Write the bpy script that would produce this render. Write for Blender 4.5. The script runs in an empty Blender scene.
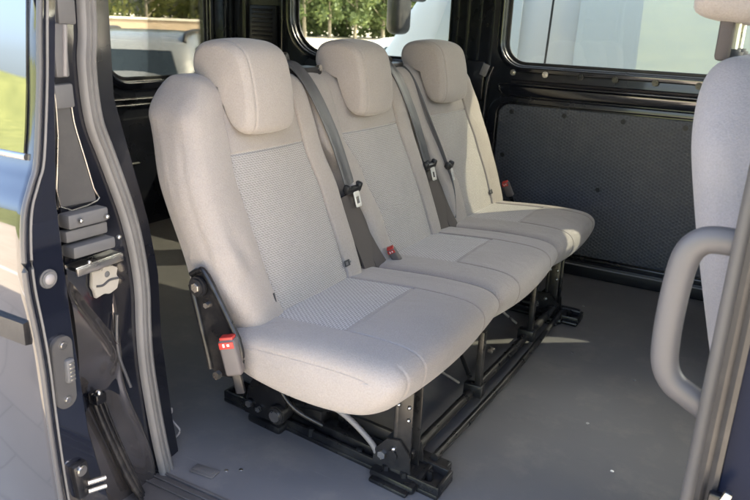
import bpy, bmesh, math, random
from mathutils import Vector, Matrix, Euler
random.seed(7)
scene = bpy.context.scene
COL = scene.collection
R = math.radians

# ------------------------------------------------------------------ materials
def mat(name, col, rough=.5, metal=0, coat=0, spec=.5, noise=None, bump=None, sheen=0, var=0.0, vscale=4.0, dust=0.0):
    """bump=(scale,strength,distance); var: colour variation amount"""
    m = bpy.data.materials.new(name); m.use_nodes = True
    nt = m.node_tree; b = nt.nodes['Principled BSDF']
    b.inputs['Base Color'].default_value = (*col, 1)
    b.inputs['Roughness'].default_value = rough
    b.inputs['Metallic'].default_value = metal
    b.inputs['Coat Weight'].default_value = coat
    b.inputs['Coat Roughness'].default_value = .06
    b.inputs['Specular IOR Level'].default_value = spec
    b.inputs['Sheen Weight'].default_value = sheen
    tc = nt.nodes.new('ShaderNodeTexCoord')
    if var > 0:
        n = nt.nodes.new('ShaderNodeTexNoise'); n.inputs['Scale'].default_value = vscale; n.inputs['Detail'].default_value = 6
        nt.links.new(tc.outputs['Object'], n.inputs['Vector'])
        r = nt.nodes.new('ShaderNodeValToRGB')
        r.color_ramp.elements[0].position = .3; r.color_ramp.elements[1].position = .7
        r.color_ramp.elements[0].color = (*[c*(1-var) for c in col], 1)
        r.color_ramp.elements[1].color = (*[min(1, c*(1+var)) for c in col], 1)
        nt.links.new(n.outputs['Fac'], r.inputs['Fac']); nt.links.new(r.outputs['Color'], b.inputs['Base Color'])
        mr = nt.nodes.new('ShaderNodeMapRange'); mr.inputs['To Min'].default_value = max(0, rough-.12*var*3); mr.inputs['To Max'].default_value = min(1, rough+.12*var*3)
        nt.links.new(n.outputs['Fac'], mr.inputs['Value']); nt.links.new(mr.outputs['Result'], b.inputs['Roughness'])
    if dust > 0:   # dust specks and smears lying on the surface
        n = nt.nodes.new('ShaderNodeTexNoise'); n.inputs['Scale'].default_value = 9; n.inputs['Detail'].default_value = 9; n.inputs['Roughness'].default_value = .7
        nt.links.new(tc.outputs['Object'], n.inputs['Vector'])
        r = nt.nodes.new('ShaderNodeValToRGB'); r.color_ramp.elements[0].position = .5; r.color_ramp.elements[1].position = .8
        nt.links.new(n.outputs['Fac'], r.inputs['Fac'])
        mx = nt.nodes.new('ShaderNodeMix'); mx.data_type = 'RGBA'; mu = nt.nodes.new('ShaderNodeMath'); mu.operation = 'MULTIPLY'; mu.inputs[1].default_value = dust
        nt.links.new(r.outputs['Color'], mu.inputs[0]); nt.links.new(mu.outputs[0], mx.inputs['Factor'])
        src = b.inputs['Base Color'].links[0].from_socket if b.inputs['Base Color'].links else None
        if src: nt.links.new(src, mx.inputs['A'])
        else: mx.inputs['A'].default_value = (*col, 1)
        mx.inputs['B'].default_value = (.32, .29, .25, 1)
        nt.links.new(mx.outputs['Result'], b.inputs['Base Color'])
    if bump:
        n = nt.nodes.new('ShaderNodeTexNoise'); n.inputs['Scale'].default_value = bump[0]; n.inputs['Detail'].default_value = 4
        nt.links.new(tc.outputs['Object'], n.inputs['Vector'])
        bp = nt.nodes.new('ShaderNodeBump'); bp.inputs['Strength'].default_value = bump[1]; bp.inputs['Distance'].default_value = bump[2]
        nt.links.new(n.outputs['Fac'], bp.inputs['Height']); nt.links.new(bp.outputs['Normal'], b.inputs['Normal'])
    return m

def fabric(name, col, insert=None):
    """woven upholstery; insert=(dark,light,axes) gives the dotted centre panel"""
    m = mat(name, col, .9, sheen=.25, spec=.25)
    nt = m.node_tree; b = nt.nodes['Principled BSDF']; L = nt.links.new
    tc = nt.nodes.new('ShaderNodeTexCoord')
    n = nt.nodes.new('ShaderNodeTexNoise'); n.inputs['Scale'].default_value = 360; n.inputs['Detail'].default_value = 2
    L(tc.outputs['Object'], n.inputs['Vector'])
    n2 = nt.nodes.new('ShaderNodeTexNoise'); n2.inputs['Scale'].default_value = 7; n2.inputs['Detail'].default_value = 5
    L(tc.outputs['Object'], n2.inputs['Vector'])
    def math_(op, a, bb=None):
        q = nt.nodes.new('ShaderNodeMath'); q.operation = op
        for i, v in enumerate((a, bb)):
            if v is None: continue
            if isinstance(v, (int, float)): q.inputs[i].default_value = v
            else: L(v, q.inputs[i])
        return q.outputs[0]
    sep = nt.nodes.new('ShaderNodeSeparateXYZ'); L(tc.outputs['Object'], sep.inputs[0])
    if insert:
        dark, light, kind = insert
        u = sep.outputs['Y']; v = sep.outputs['Z'] if kind == 'back' else sep.outputs['X']
        per = 2*math.pi/(.0080 if kind == 'back' else .0105)
        a = math_('MULTIPLY', math_('ADD', u, math_('MULTIPLY', v, .9)), per)
        c = math_('MULTIPLY', math_('SUBTRACT', u, math_('MULTIPLY', v, .9)), per)
        s = math_('ADD', math_('MULTIPLY', math_('SINE', a), .22), math_('MULTIPLY', math_('MULTIPLY', math_('SINE', a), math_('SINE', c)), .42))
        s = math_('ADD', s, .5)
        s = math_('ADD', s, math_('MULTIPLY', math_('SUBTRACT', n.outputs['Fac'], .5), .5))
        rp = nt.nodes.new('ShaderNodeValToRGB')
        rp.color_ramp.elements[0].position = .36; rp.color_ramp.elements[1].position = .62
        rp.color_ramp.elements[0].color = (*dark, 1); rp.color_ramp.elements[1].color = (*light, 1)
        L(s, rp.inputs['Fac']); base = rp.outputs['Color']; hgt = s; dist = .0016
    else:
        # fine knit: two crossed sets of threads
        hgt = n.outputs['Fac']; dist = .0016
        rp = nt.nodes.new('ShaderNodeValToRGB')
        rp.color_ramp.elements[0].position = .3; rp.color_ramp.elements[1].position = .75
        rp.color_ramp.elements[0].color = (*[k*.86 for k in col], 1); rp.color_ramp.elements[1].color = (*[k*1.12 for k in col], 1)
        L(math_('ADD', math_('MULTIPLY', n.outputs['Fac'], .6), math_('MULTIPLY', n2.outputs['Fac'], .4)), rp.inputs['Fac']); base = rp.outputs['Color']
    L(base, b.inputs['Base Color'])
    bp = nt.nodes.new('ShaderNodeBump'); bp.inputs['Strength'].default_value = .6; bp.inputs['Distance'].default_value = dist
    L(hgt, bp.inputs['Height'])
    bp2 = nt.nodes.new('ShaderNodeBump'); bp2.inputs['Strength'].default_value = .4; bp2.inputs['Distance'].default_value = .007
    n3 = nt.nodes.new('ShaderNodeTexNoise'); n3.inputs['Scale'].default_value = 11; n3.inputs['Detail'].default_value = 3; n3.inputs['Distortion'].default_value = 1.2
    L(tc.outputs['Object'], n3.inputs['Vector']); L(n3.outputs['Fac'], bp2.inputs['Height'])
    L(bp2.outputs['Normal'], bp.inputs['Normal']); L(bp.outputs['Normal'], b.inputs['Normal'])
    return m

def glass(name, tint, refl=.10, rough=.0, gcol=(1, 1, 1)):
    m = bpy.data.materials.new(name); m.use_nodes = True; nt = m.node_tree; nt.nodes.clear()
    o = nt.nodes.new('ShaderNodeOutputMaterial'); t = nt.nodes.new('ShaderNodeBsdfTransparent'); g = nt.nodes.new('ShaderNodeBsdfGlossy')
    t.inputs['Color'].default_value = (*tint, 1); g.inputs['Roughness'].default_value = rough; g.inputs['Color'].default_value = (*gcol, 1)
    f = nt.nodes.new('ShaderNodeFresnel'); f.inputs['IOR'].default_value = 1.45
    a = nt.nodes.new('ShaderNodeMath'); a.operation = 'MULTIPLY_ADD'; a.inputs[1].default_value = .8; a.inputs[2].default_value = refl; a.use_clamp = True
    mx = nt.nodes.new('ShaderNodeMixShader')
    nt.links.new(f.outputs[0], a.inputs[0]); nt.links.new(a.outputs[0], mx.inputs[0]); nt.links.new(t.outputs[0], mx.inputs[1]); nt.links.new(g.outputs[0], mx.inputs[2]); nt.links.new(mx.outputs[0], o.inputs[0])
    return m

M = {}
FAB = (.375, .335, .303)
M['fabric'] = fabric('seat_fabric', FAB)
M['ins_back'] = fabric('woven_insert_back', FAB, ((.27, .25, .232), (.48, .45, .425), 'back'))
M['ins_cush'] = fabric('woven_insert_cushion', FAB, ((.27, .25, .235), (.56, .53, .50), 'cush'))
M['fabric_cool'] = fabric('front_seat_fabric', (.31, .30, .315))
M['paint'] = mat('navy_black_paint', (.008, .009, .014), .16, coat=1, spec=.6, var=.15, vscale=3, dust=.03)
M['paint_out'] = mat('navy_outer_paint', (.008, .012, .028), .3, coat=.0, spec=.08)
M['paint_in'] = mat('navy_black_inner_paint', (.008, .009, .014), .28, coat=.6, spec=.5, var=.2, vscale=5, dust=.05)
M['paint_door'] = mat('gloss_door_paint', (.009, .011, .019), .04, coat=1, spec=1.0)
M['black'] = mat('black_plastic', (.014, .014, .016), .42, spec=.5, bump=(220, .25, .0006), var=.15, dust=.10)
M['steel'] = mat('black_coated_steel', (.012, .012, .014), .3, metal=.2, spec=.6, var=.3, vscale=30, dust=.25)
M['bright2'] = mat('satin_nickel', (.72, .70, .66), .45, metal=.55)
M['bright'] = mat('bare_metal', (.62, .60, .57), .28, metal=1, var=.1, vscale=40)
M['floor'] = mat('grey_rubber_floor', (.17, .163, .164), .5, spec=.45, bump=(700, .35, .0008), var=.10, vscale=2.2, dust=.42)
M['sill'] = mat('worn_sill_tread', (.13, .12, .115), .45, bump=(300, .3, .0008), var=.2, vscale=6, dust=.5)
M['edge'] = mat('dark_edge_rubber', (.07, .07, .075), .3, spec=.6)
M['darkgrey'] = mat('dark_grey_plastic', (.075, .073, .073), .35, var=.1, dust=.15)
M['polish'] = mat('lacquered_pressing', (.15, .14, .14), .13, metal=.75, coat=.6, var=.25, vscale=10)
M['seal2'] = mat('mid_grey_rubber', (.105, .10, .098), .5, bump=(400, .2, .0005), var=.12)
M['seal'] = mat('grey_rubber_seal', (.18, .175, .17), .55, bump=(400, .2, .0005), var=.12, vscale=12)
M['handle'] = mat('handle_grey_plastic', (.10, .097, .102), .45, bump=(500, .2, .0004), var=.06, vscale=10)
M['greyplastic'] = mat('light_grey_plastic', (.26, .245, .24), .42, bump=(500, .2, .0004), var=.06, vscale=10)
M['midgrey'] = mat('mid_grey_plastic', (.115, .115, .118), .5, bump=(400, .2, .0004), var=.1, dust=.15)
M['belt'] = mat('seat_belt_webbing', (.085, .085, .09), .38, spec=.6, bump=(900, .5, .0006))
M['beltpad'] = mat('dark_taupe_cloth', (.085, .072, .066), .8, bump=(500, .5, .0008), var=.1)
M['buckle'] = mat('warm_grey_plastic', (.13, .115, .11), .5, var=.1)
M['red'] = mat('red_button', (.50, .045, .035), .35)
M['white'] = mat('white_paint', (.78, .79, .76), .35, coat=.25)
M['silver'] = mat('silver_paint', (.27, .28, .29), .3, metal=.2, coat=.8)
M['carglass'] = mat('dark_car_glass', (.03, .04, .045), .05, spec=.9, coat=.5)
M['vanglass'] = mat('glass_painted_sky_reflection', (.66, .72, .72), .3, spec=.15)  # pale base colour stands in for sky reflected in the panes
M['tyre'] = mat('tyre_rubber', (.02, .02, .02), .7, bump=(60, .5, .004))
M['label'] = mat('cream_sticker', (.42, .39, .34), .4, var=.06, vscale=40)
M['blueink'] = mat('blue_ink', (.20, .22, .27), .4)
M['tag'] = mat('dark_tag', (.03, .03, .035), .6)
M['bark'] = mat('pale_bark', (.26, .23, .18), .9, bump=(12, .8, .03), var=.3)
M['coping'] = mat('white_coping', (.75, .73, .66), .7, var=.08)
M['render'] = mat('cream_rendered_wall', (.55, .44, .33), .85, var=.12, vscale=1.2, bump=(30, .3, .01))
M['g_side'] = glass('side_window_glass', (.77, .80, .75), .02)
M['g_rear'] = glass('rear_window_glass', (.60, .61, .56), .02)
M['g_door'] = glass('privacy_glass', (.10, .12, .12), .26, gcol=(1, 1, 1))
M['g_clear'] = glass('clear_glass', (.88, .93, .91), .02)

# panel with hexagonal dimples
def dimple_mat():
    m = mat('dimpled_trim_board', (.085, .088, .100), .45, spec=.5, dust=.12)
    nt = m.node_tree; b = nt.nodes['Principled BSDF']; L = nt.links.new
    tc = nt.nodes.new('ShaderNodeTexCoord')
    def M_(op, a, b_):
        q = nt.nodes.new('ShaderNodeMath'); q.operation = op
        for k, v in enumerate((a, b_)):
            if v is None: continue
            if isinstance(v, (int, float)): q.inputs[k].default_value = v
            else: L(v, q.inputs[k])
        return q.outputs[0]
    sep = nt.nodes.new('ShaderNodeSeparateXYZ'); L(tc.outputs['Object'], sep.inputs[0])
    tot = None
    for a in (0, 60, 120):
        kx = 2*math.pi/.0118*math.cos(R(a)); kz = 2*math.pi/.0118*math.sin(R(a))
        c = M_('COSINE', M_('ADD', M_('MULTIPLY', sep.outputs['X'], kx), M_('MULTIPLY', sep.outputs['Z'], kz)), None)
        tot = c if tot is None else M_('ADD', tot, c)
    r = nt.nodes.new('ShaderNodeMapRange'); r.inputs['From Min'].default_value = -1.2; r.inputs['From Max'].default_value = 1.4; r.interpolation_type = 'SMOOTHSTEP'
    r.inputs['To Min'].default_value = 1; r.inputs['To Max'].default_value = 0
    L(tot, r.inputs['Value'])
    bp = nt.nodes.new('ShaderNodeBump'); bp.inputs['Strength'].default_value = .6; bp.inputs['Distance'].default_value = .0016
    L(r.outputs[0], bp.inputs['Height']); L(bp.outputs['Normal'], b.inputs['Normal'])
    src = b.inputs['Base Color'].links[0].from_socket
    mx = nt.nodes.new('ShaderNodeMix'); mx.data_type = 'RGBA'; mx.blend_type = 'MULTIPLY'; mx.inputs['Factor'].default_value = .20  # shade of the dimples put into the colour, darker in each hollow
    L(src, mx.inputs['A']); L(r.outputs[0], mx.inputs['B']); L(mx.outputs['Result'], b.inputs['Base Color'])
    return m
M['dimple'] = dimple_mat()
def scuff(m, amount=.5):
    nt = m.node_tree; b = nt.nodes['Principled BSDF']; L = nt.links.new
    tc = nt.nodes.new('ShaderNodeTexCoord'); src = b.inputs['Base Color'].links[0].from_socket
    for rot, sc, lo, hi, amt, colr in ((.5, (2.5, 45, 1), .69, .76, .28*amount, (.42, .40, .37, 1)), (-.9, (3, 60, 1), .71, .76, .30*amount, (.05, .05, .05, 1)), (0, (95, 95, 95), .76, .80, .9*amount, (.50, .46, .40, 1)), (.2, (1.2, 2.0, 1), .52, .75, .35*amount, (.27, .24, .20, 1))):
        mp = nt.nodes.new('ShaderNodeMapping'); mp.inputs['Rotation'].default_value = (0, 0, rot); mp.inputs['Scale'].default_value = sc
        n = nt.nodes.new('ShaderNodeTexNoise'); n.inputs['Scale'].default_value = 1; n.inputs['Detail'].default_value = 5
        L(tc.outputs['Object'], mp.inputs['Vector']); L(mp.outputs['Vector'], n.inputs['Vector'])
        r = nt.nodes.new('ShaderNodeMapRange'); r.inputs['From Min'].default_value = lo; r.inputs['From Max'].default_value = hi; r.inputs['To Max'].default_value = amt
        L(n.outputs['Fac'], r.inputs['Value'])
        mx = nt.nodes.new('ShaderNodeMix'); mx.data_type = 'RGBA'; L(r.outputs[0], mx.inputs['Factor']); L(src, mx.inputs['A']); mx.inputs['B'].default_value = colr
        src = mx.outputs['Result']
    L(src, b.inputs['Base Color'])
scuff(M['floor'], 1.0); scuff(M['sill'], 1.2); scuff(M['dimple'], .25); scuff(M['steel'], .5)

def leaf_mat(name, a, b_):
    m = bpy.data.materials.new(name); m.use_nodes = True; nt = m.node_tree; b = nt.nodes['Principled BSDF']
    oi = nt.nodes.new('ShaderNodeNewGeometry'); r = nt.nodes.new('ShaderNodeValToRGB')
    r.color_ramp.elements[0].color = (*a, 1); r.color_ramp.elements[1].color = (*b_, 1)
    nt.links.new(oi.outputs['Random Per Island'], r.inputs['Fac']); nt.links.new(r.outputs['Color'], b.inputs['Base Color'])
    b.inputs['Roughness'].default_value = .6
    b.inputs['Transmission Weight'].default_value = 0
    t = nt.nodes.new('ShaderNodeBsdfTranslucent'); nt.links.new(r.outputs['Color'], t.inputs['Color'])
    mx = nt.nodes.new('ShaderNodeMixShader'); mx.inputs[0].default_value = .35
    o = nt.nodes['Material Output']; nt.links.new(b.outputs[0], mx.inputs[1]); nt.links.new(t.outputs[0], mx.inputs[2]); nt.links.new(mx.outputs[0], o.inputs[0])
    return m
M['leaf1'] = leaf_mat('yellow_green_leaves', (.055, .085, .018), (.20, .21, .05))
M['leaf2'] = leaf_mat('mid_green_leaves', (.055, .095, .03), (.16, .21, .075))

def ground_mat(name, kind):
    m = bpy.data.materials.new(name); m.use_nodes = True; nt = m.node_tree; b = nt.nodes['Principled BSDF']; L = nt.links.new
    tc = nt.nodes.new('ShaderNodeTexCoord')
    n = nt.nodes.new('ShaderNodeTexNoise'); n.inputs['Detail'].default_value = 8; L(tc.outputs['Object'], n.inputs['Vector'])
    r = nt.nodes.new('ShaderNodeValToRGB'); L(n.outputs['Fac'], r.inputs['Fac']); b.inputs['Roughness'].default_value = .85
    if kind == 'grass':
        n.inputs['Scale'].default_value = .9
        r.color_ramp.elements[0].position = .3; r.color_ramp.elements[1].position = .7
        r.color_ramp.elements[0].color = (.13, .16, .045, 1); r.color_ramp.elements[1].color = (.24, .27, .085, 1)
        L(r.outputs['Color'], b.inputs['Base Color'])
        n2 = nt.nodes.new('ShaderNodeTexNoise'); n2.inputs['Scale'].default_value = 14; n2.inputs['Detail'].default_value = 6; L(tc.outputs['Object'], n2.inputs['Vector'])
        bp = nt.nodes.new('ShaderNodeBump'); bp.inputs['Distance'].default_value = .12; L(n2.outputs['Fac'], bp.inputs['Height']); L(bp.outputs['Normal'], b.inputs['Normal'])
    else:
        n.inputs['Scale'].default_value = .6
        r.color_ramp.elements[0].position = .3; r.color_ramp.elements[1].position = .7
        r.color_ramp.elements[0].color = (.46, .41, .34, 1); r.color_ramp.elements[1].color = (.58, .53, .45, 1)
        br = nt.nodes.new('ShaderNodeTexBrick'); br.inputs['Scale'].default_value = 1.0
        br.inputs['Brick Width'].default_value = .6; br.inputs['Row Height'].default_value = .3; br.inputs['Mortar Size'].default_value = .008
        br.inputs['Color1'].default_value = (1, 1, 1, 1); br.inputs['Color2'].default_value = (.93, .93, .93, 1); br.inputs['Mortar'].default_value = (.80, .80, .80, 1)
        L(tc.outputs['Object'], br.inputs['Vector'])
        mx = nt.nodes.new('ShaderNodeMix'); mx.data_type = 'RGBA'; mx.blend_type = 'MULTIPLY'; mx.inputs['Factor'].default_value = 1
        L(r.outputs['Color'], mx.inputs['A']); L(br.outputs['Color'], mx.inputs['B']); L(mx.outputs['Result'], b.inputs['Base Color'])
    return m

# ------------------------------------------------------------------ object helpers
def tag(o, label=None, cat=None, group=None, kind=None):
    if label: o['label'] = label
    if cat: o['category'] = cat
    if group: o['group'] = group
    if kind: o['kind'] = kind
    return o
def empty(name, loc, label, cat, group=None):
    o = bpy.data.objects.new(name, None); COL.objects.link(o); o.location = loc
    o.empty_display_size = .1
    return tag(o, label, cat, group)
def link(name, me, parent=None, mats=(), smooth=True, label=None, angle=40):
    o = bpy.data.objects.new(name, me); COL.objects.link(o)
    for m_ in mats: me.materials.append(m_)
    if smooth:
        me.shade_smooth()
        try: me.set_sharp_from_angle(angle=R(angle))
        except Exception: pass
    if parent:
        o.parent = parent
        r_ = parent
        off = Vector((0, 0, 0))
        while r_: off += r_.location; r_ = r_.parent
        o.location = -off          # mesh data is in world coordinates
        if parent.parent or parent.type == 'MESH':
            o.location = Vector((0, 0, 0)) if parent.type == 'MESH' else -off
    if label: o['label'] = label
    return o

class MB:
    def __init__(s): s.bm = bmesh.new(); s.mi = 0
    def _add(s, bm2, Mx=None):
        if Mx is not None: bm2.transform(Mx)
        for f in bm2.faces: f.material_index = s.mi
        me = bpy.data.meshes.new('t'); bm2.to_mesh(me); bm2.free()
        s.bm.from_mesh(me); bpy.data.meshes.remove(me); return s
    def box(s, c, size, rot=(0, 0, 0), bev=.003, seg=2):
        b = bmesh.new(); bmesh.ops.create_cube(b, size=1)
        for v in b.verts: v.co = Vector((v.co.x*size[0], v.co.y*size[1], v.co.z*size[2]))
        if bev > 0:
            bev = min(bev, min(size)*.45)
            bmesh.ops.bevel(b, geom=b.edges[:], offset=bev, segments=seg, affect='EDGES', profile=.5)
        return s._add(b, Matrix.Translation(c) @ Euler(rot).to_matrix().to_4x4())
    def cyl(s, p0, p1, r, r2=None, n=20, bev=0):
        p0 = Vector(p0); p1 = Vector(p1); d = p1-p0; b = bmesh.new()
        bmesh.ops.create_cone(b, cap_ends=True, segments=n, radius1=r, radius2=r if r2 is None else r2, depth=d.length)
        if bev > 0:
            es = [e for e in b.edges if abs(e.verts[0].co.z-e.verts[1].co.z) < 1e-6]
            bmesh.ops.bevel(b, geom=es, offset=bev, segments=2, affect='EDGES')
        q = d.to_track_quat('Z', 'Y').to_matrix().to_4x4()
        return s._add(b, Matrix.Translation((p0+p1)/2) @ q)
    def sph(s, c, r, sc=(1, 1, 1)):
        b = bmesh.new(); bmesh.ops.create_uvsphere(b, u_segments=16, v_segments=10, radius=r)
        for v in b.verts: v.co = Vector((v.co.x*sc[0], v.co.y*sc[1], v.co.z*sc[2]))
        return s._add(b, Matrix.Translation(c))
    def tube(s, pts, r, n=12, smooth=6, sect=None, up=(0, 0, 1), closed=False):
        """sweep a circle, or a section [(u,v)..] with u along side, v along up, along a Catmull-Rom path"""
        P = catmull([Vector(p) for p in pts], smooth, closed) if smooth > 1 else [Vector(p) for p in pts]
        if sect is None: sect = [(math.cos(2*math.pi*i/n)*r, math.sin(2*math.pi*i/n)*r) for i in range(n)]
        b = bmesh.new(); rings = []; up = Vector(up)
        for i, p in enumerate(P):
            if closed: t = P[(i+1) % len(P)]-P[i-1]
            else: t = (P[min(i+1, len(P)-1)]-P[max(i-1, 0)])
            t.normalize(); side = t.cross(up)
            if side.length < 1e-3: side = t.cross(Vector((1, 0, 0)))
            side.normalize(); u2 = side.cross(t).normalized()
            rings.append([b.verts.new(p+side*a+u2*c) for a, c in sect])
        m_ = len(sect)
        for i in range(len(rings)-(0 if closed else 1)):
            A = rings[i]; B = rings[(i+1) % len(rings)]
            for j in range(m_): b.faces.new((A[j], A[(j+1) % m_], B[(j+1) % m_], B[j]))
        if not closed:
            b.faces.new(rings[0]); b.faces.new(list(reversed(rings[-1])))
        bmesh.ops.recalc_face_normals(b, faces=b.faces[:])
        return s._add(b)
    def prism(s, poly, axis, a, b_, bev=0):
        """poly 2D in the other two axes (in xyz order), extruded along axis from a to b_"""
        b = bmesh.new()
        def mk(p, h):
            q = list(p); q.insert(axis, h); return b.verts.new(q)
        lo = [mk(p, a) for p in poly]; hi = [mk(p, b_) for p in poly]
        b.faces.new(lo); b.faces.new(list(reversed(hi)))
        n = len(poly)
        for i in range(n): b.faces.new((lo[i], lo[(i+1) % n], hi[(i+1) % n], hi[i]))
        bmesh.ops.recalc_face_normals(b, faces=b.faces[:])
        if bev > 0: bmesh.ops.bevel(b, geom=b.edges[:], offset=bev, segments=2, affect='EDGES', clamp_overlap=True)
        return s._add(b)
    def build(s, name, m, parent=None, smooth=True, label=None, angle=40):
        me = bpy.data.meshes.new(name); s.bm.to_mesh(me); s.bm.free()
        return link(name, me, parent, m if isinstance(m, (list, tuple)) else (m,), smooth, label, angle)

def catmull(P, k, closed=False):
    out = []; n = len(P)
    rng = range(n if closed else n-1)
    for i in rng:
        g = (lambda j: P[j % n]) if closed else (lambda j: P[max(0, min(n-1, j))])
        a, b, c, d = g(i-1), g(i), g(i+1), g(i+2)
        for j in range(k):
            t = j/k
            out.append(.5*((2*b)+(c-a)*t+(2*a-5*b+4*c-d)*t*t+(3*b-a-3*c+d)*t*t*t))
    if not closed: out.append(P[-1].copy())
    return out

def rrect(x0, z0, x1, z1, r, n=8, rbl=None):
    """rounded rectangle; r one radius or (bl,br,tr,tl)"""
    rr = (r,)*4 if not isinstance(r, (tuple, list)) else r
    out = []
    for (cx, cz, a0, q) in ((x0, z0, 180, 0), (x1, z0, 270, 1), (x1, z1, 0, 2), (x0, z1, 90, 3)):
        rad = rr[q]; sx = 1 if q in (0, 3) else -1; sz = 1 if q in (0, 1) else -1
        for i in range(n+1):
            a = R(a0+90*i/n); out.append((cx+sx*rad+math.cos(a)*rad, cz+sz*rad+math.sin(a)*rad))
    return out

def plate(name, outline, holes, thick, bev, place, m, parent, label=None):
    """flat plate with holes: 2D curve filled and extruded; place maps (u,v,w)->world"""
    cu = bpy.data.curves.new('c', 'CURVE'); cu.dimensions = '2D'; cu.fill_mode = 'BOTH'
    for pts in [outline]+list(holes):
        sp = cu.splines.new('POLY'); sp.points.add(len(pts)-1)
        for i, p in enumerate(pts): sp.points[i].co = (p[0], p[1], 0, 1)
        sp.use_cyclic_u = True
    cu.extrude = thick/2-bev; cu.bevel_depth = bev; cu.bevel_resolution = 3; cu.offset = -bev
    o = bpy.data.objects.new('c', cu); COL.objects.link(o)
    bpy.context.view_layer.update()
    dg = bpy.context.evaluated_depsgraph_get(); me = bpy.data.meshes.new_from_object(o.evaluated_get(dg))
    bpy.data.objects.remove(o); bpy.data.curves.remove(cu)
    me.materials.clear()
    for v in me.vertices: v.co = place(*v.co)
    bm = bmesh.new(); bm.from_mesh(me); bmesh.ops.remove_doubles(bm, verts=bm.verts[:], dist=1e-5)
    bmesh.ops.recalc_face_normals(bm, faces=bm.faces[:]); bm.to_mesh(me); bm.free()
    return link(name, me, parent, (m,), True, label, 35)

# soft upholstery: closed section swept across the seat width with rounded ends
def soft(name, prof, y0, y1, mats, parent, r0, r1, place=lambda a, b, y: (a, y, b), seams=(), hseams=(), ds=.008, dv=.012, disp=None, matsel=None, extra=(), label=None):
    P = catmull([Vector((a, b, 0)) for a, b in prof], 14, True)
    # resample by arc length, adding samples round the horizontal seams
    L = [0]
    for i in range(len(P)): L.append(L[-1]+(P[(i+1) % len(P)]-P[i]).length)
    tot = L[-1]
    def at(s_):
        s_ %= tot; lo = 0
        import bisect
        k = min(bisect.bisect_right(L, s_)-1, len(P)-1)
        t = (s_-L[k])/max(1e-9, L[k+1]-L[k]); return P[k].lerp(P[(k+1) % len(P)], t)
    S = [i*tot/round(tot/ds) for i in range(round(tot/ds))]
    for hb in hseams:
        for i in range(2000):
            s_ = tot*i/2000; p = at(s_); q = at(s_+tot/2000)
            if (p.y-hb)*(q.y-hb) <= 0:
                S += [s_+d for d in (-.005, -.003, -.0016, 0, .0016, .003, .005)]
    S = sorted(set(round(x % tot, 5) for x in S))
    Q = [at(x) for x in S]
    amin = min(p.x for p in Q); amax = max(p.x for p in Q); bmin = min(p.y for p in Q); bmax = max(p.y for p in Q)
    ca, cb = (amin+amax)/2, (bmin+bmax)/2; ha, hb_ = (amax-amin)/2, (bmax-bmin)/2
    yf0 = y0 if callable(y0) else (lambda b: y0); yf1 = y1 if callable(y1) else (lambda b: y1)
    W = yf1(cb)-yf0(cb)
    V = set()
    v = r0[2]/W
    while v < 1-r1[2]/W: V.add(round(v, 5)); v += dv/W
    for sv in tuple(seams)+tuple(extra):
        for d in (-.006, -.0035, -.0018, 0, .0018, .0035, .006): V.add(round(sv+d/W, 5))
    st = []                                    # (v, scale a, scale b, inset fraction)
    for k in range(9):
        t = k/9*math.pi/2; q = 1-math.sin(t)
        st.append((r0[2]*(1-math.cos(t))/W, 1-r0[0]*q/ha, 1-r0[1]*q/hb_, 1))
    for v in sorted(x for x in V if r0[2]/W <= x <= 1-r1[2]/W): st.append((v, 1, 1, 1))
    for k in range(8, -1, -1):
        t = k/9*math.pi/2; q = 1-math.sin(t)
        st.append((1-r1[2]*(1-math.cos(t))/W, 1-r1[0]*q/ha, 1-r1[1]*q/hb_, 1))
    s0 = st[0]; s1 = st[-1]
    pre = [(s0[0]-.006*(1-k*k)/W, s0[1]*k, s0[2]*k, 0) for k in (.12, .35, .6, .82, .94)]
    post = [(s1[0]+.006*(1-k*k)/W, s1[1]*k, s1[2]*k, 0) for k in (.94, .82, .6, .35, .12)]
    st = pre+st+post
    bm = bmesh.new(); rings = []; n = len(Q)
    nrm = []
    for i in range(n):
        t = Q[(i+1) % n]-Q[i-1]; nrm.append(Vector((t.y, -t.x, 0)).normalized())
    area = sum(Q[i].x*Q[(i+1) % n].y-Q[(i+1) % n].x*Q[i].y for i in range(n))
    if area < 0: nrm = [-x for x in nrm]
    for (v, ka, kb, on) in st:
        ring = []
        for i, p in enumerate(Q):
            a = ca+(p.x-ca)*ka; b = cb+(p.y-cb)*kb
            g = 0
            if on:
                for sv in seams:
                    d = (v-sv)*W; g -= .0035*math.exp(-(d/.0022)**2)
                inside = (not seams) or (len(seams) >= 2 and seams[0]-.001 <= v <= seams[1]+.001)
                for hs in hseams:
                    if inside: g -= .0035*math.exp(-((p.y-hs)/.0022)**2)
                if disp: g += disp(v, p.x, p.y, nrm[i])
            a += nrm[i].x*g; b += nrm[i].y*g
            y = yf0(b)+v*(yf1(b)-yf0(b))
            ring.append(bm.verts.new(place(a, b, y)))
        rings.append(ring)
    for k in range(len(rings)-1):
        A, B = rings[k], rings[k+1]
        vm = (st[k][0]+st[k+1][0])/2
        for i in range(n):
            f = bm.faces.new((A[i], A[(i+1) % n], B[(i+1) % n], B[i]))
            if matsel: f.material_index = matsel(vm, Q[i].x, Q[i].y, nrm[i])
    bm.faces.new(rings[0]); bm.faces.new(list(reversed(rings[-1])))
    bmesh.ops.recalc_face_normals(bm, faces=bm.faces[:])
    me = bpy.data.meshes.new(name); bm.to_mesh(me); bm.free()
    return link(name, me, parent, mats, True, label, 60)

def lerp_tab(tab):
    def f(z):
        if z <= tab[0][0]: return tab[0][1]
        for (a, u), (b, v) in zip(tab, tab[1:]):
            if z <= b:
                t = (z-a)/(b-a); t = t*t*(3-2*t); return u+(v-u)*t
        return tab[-1][1]
    return f

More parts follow.
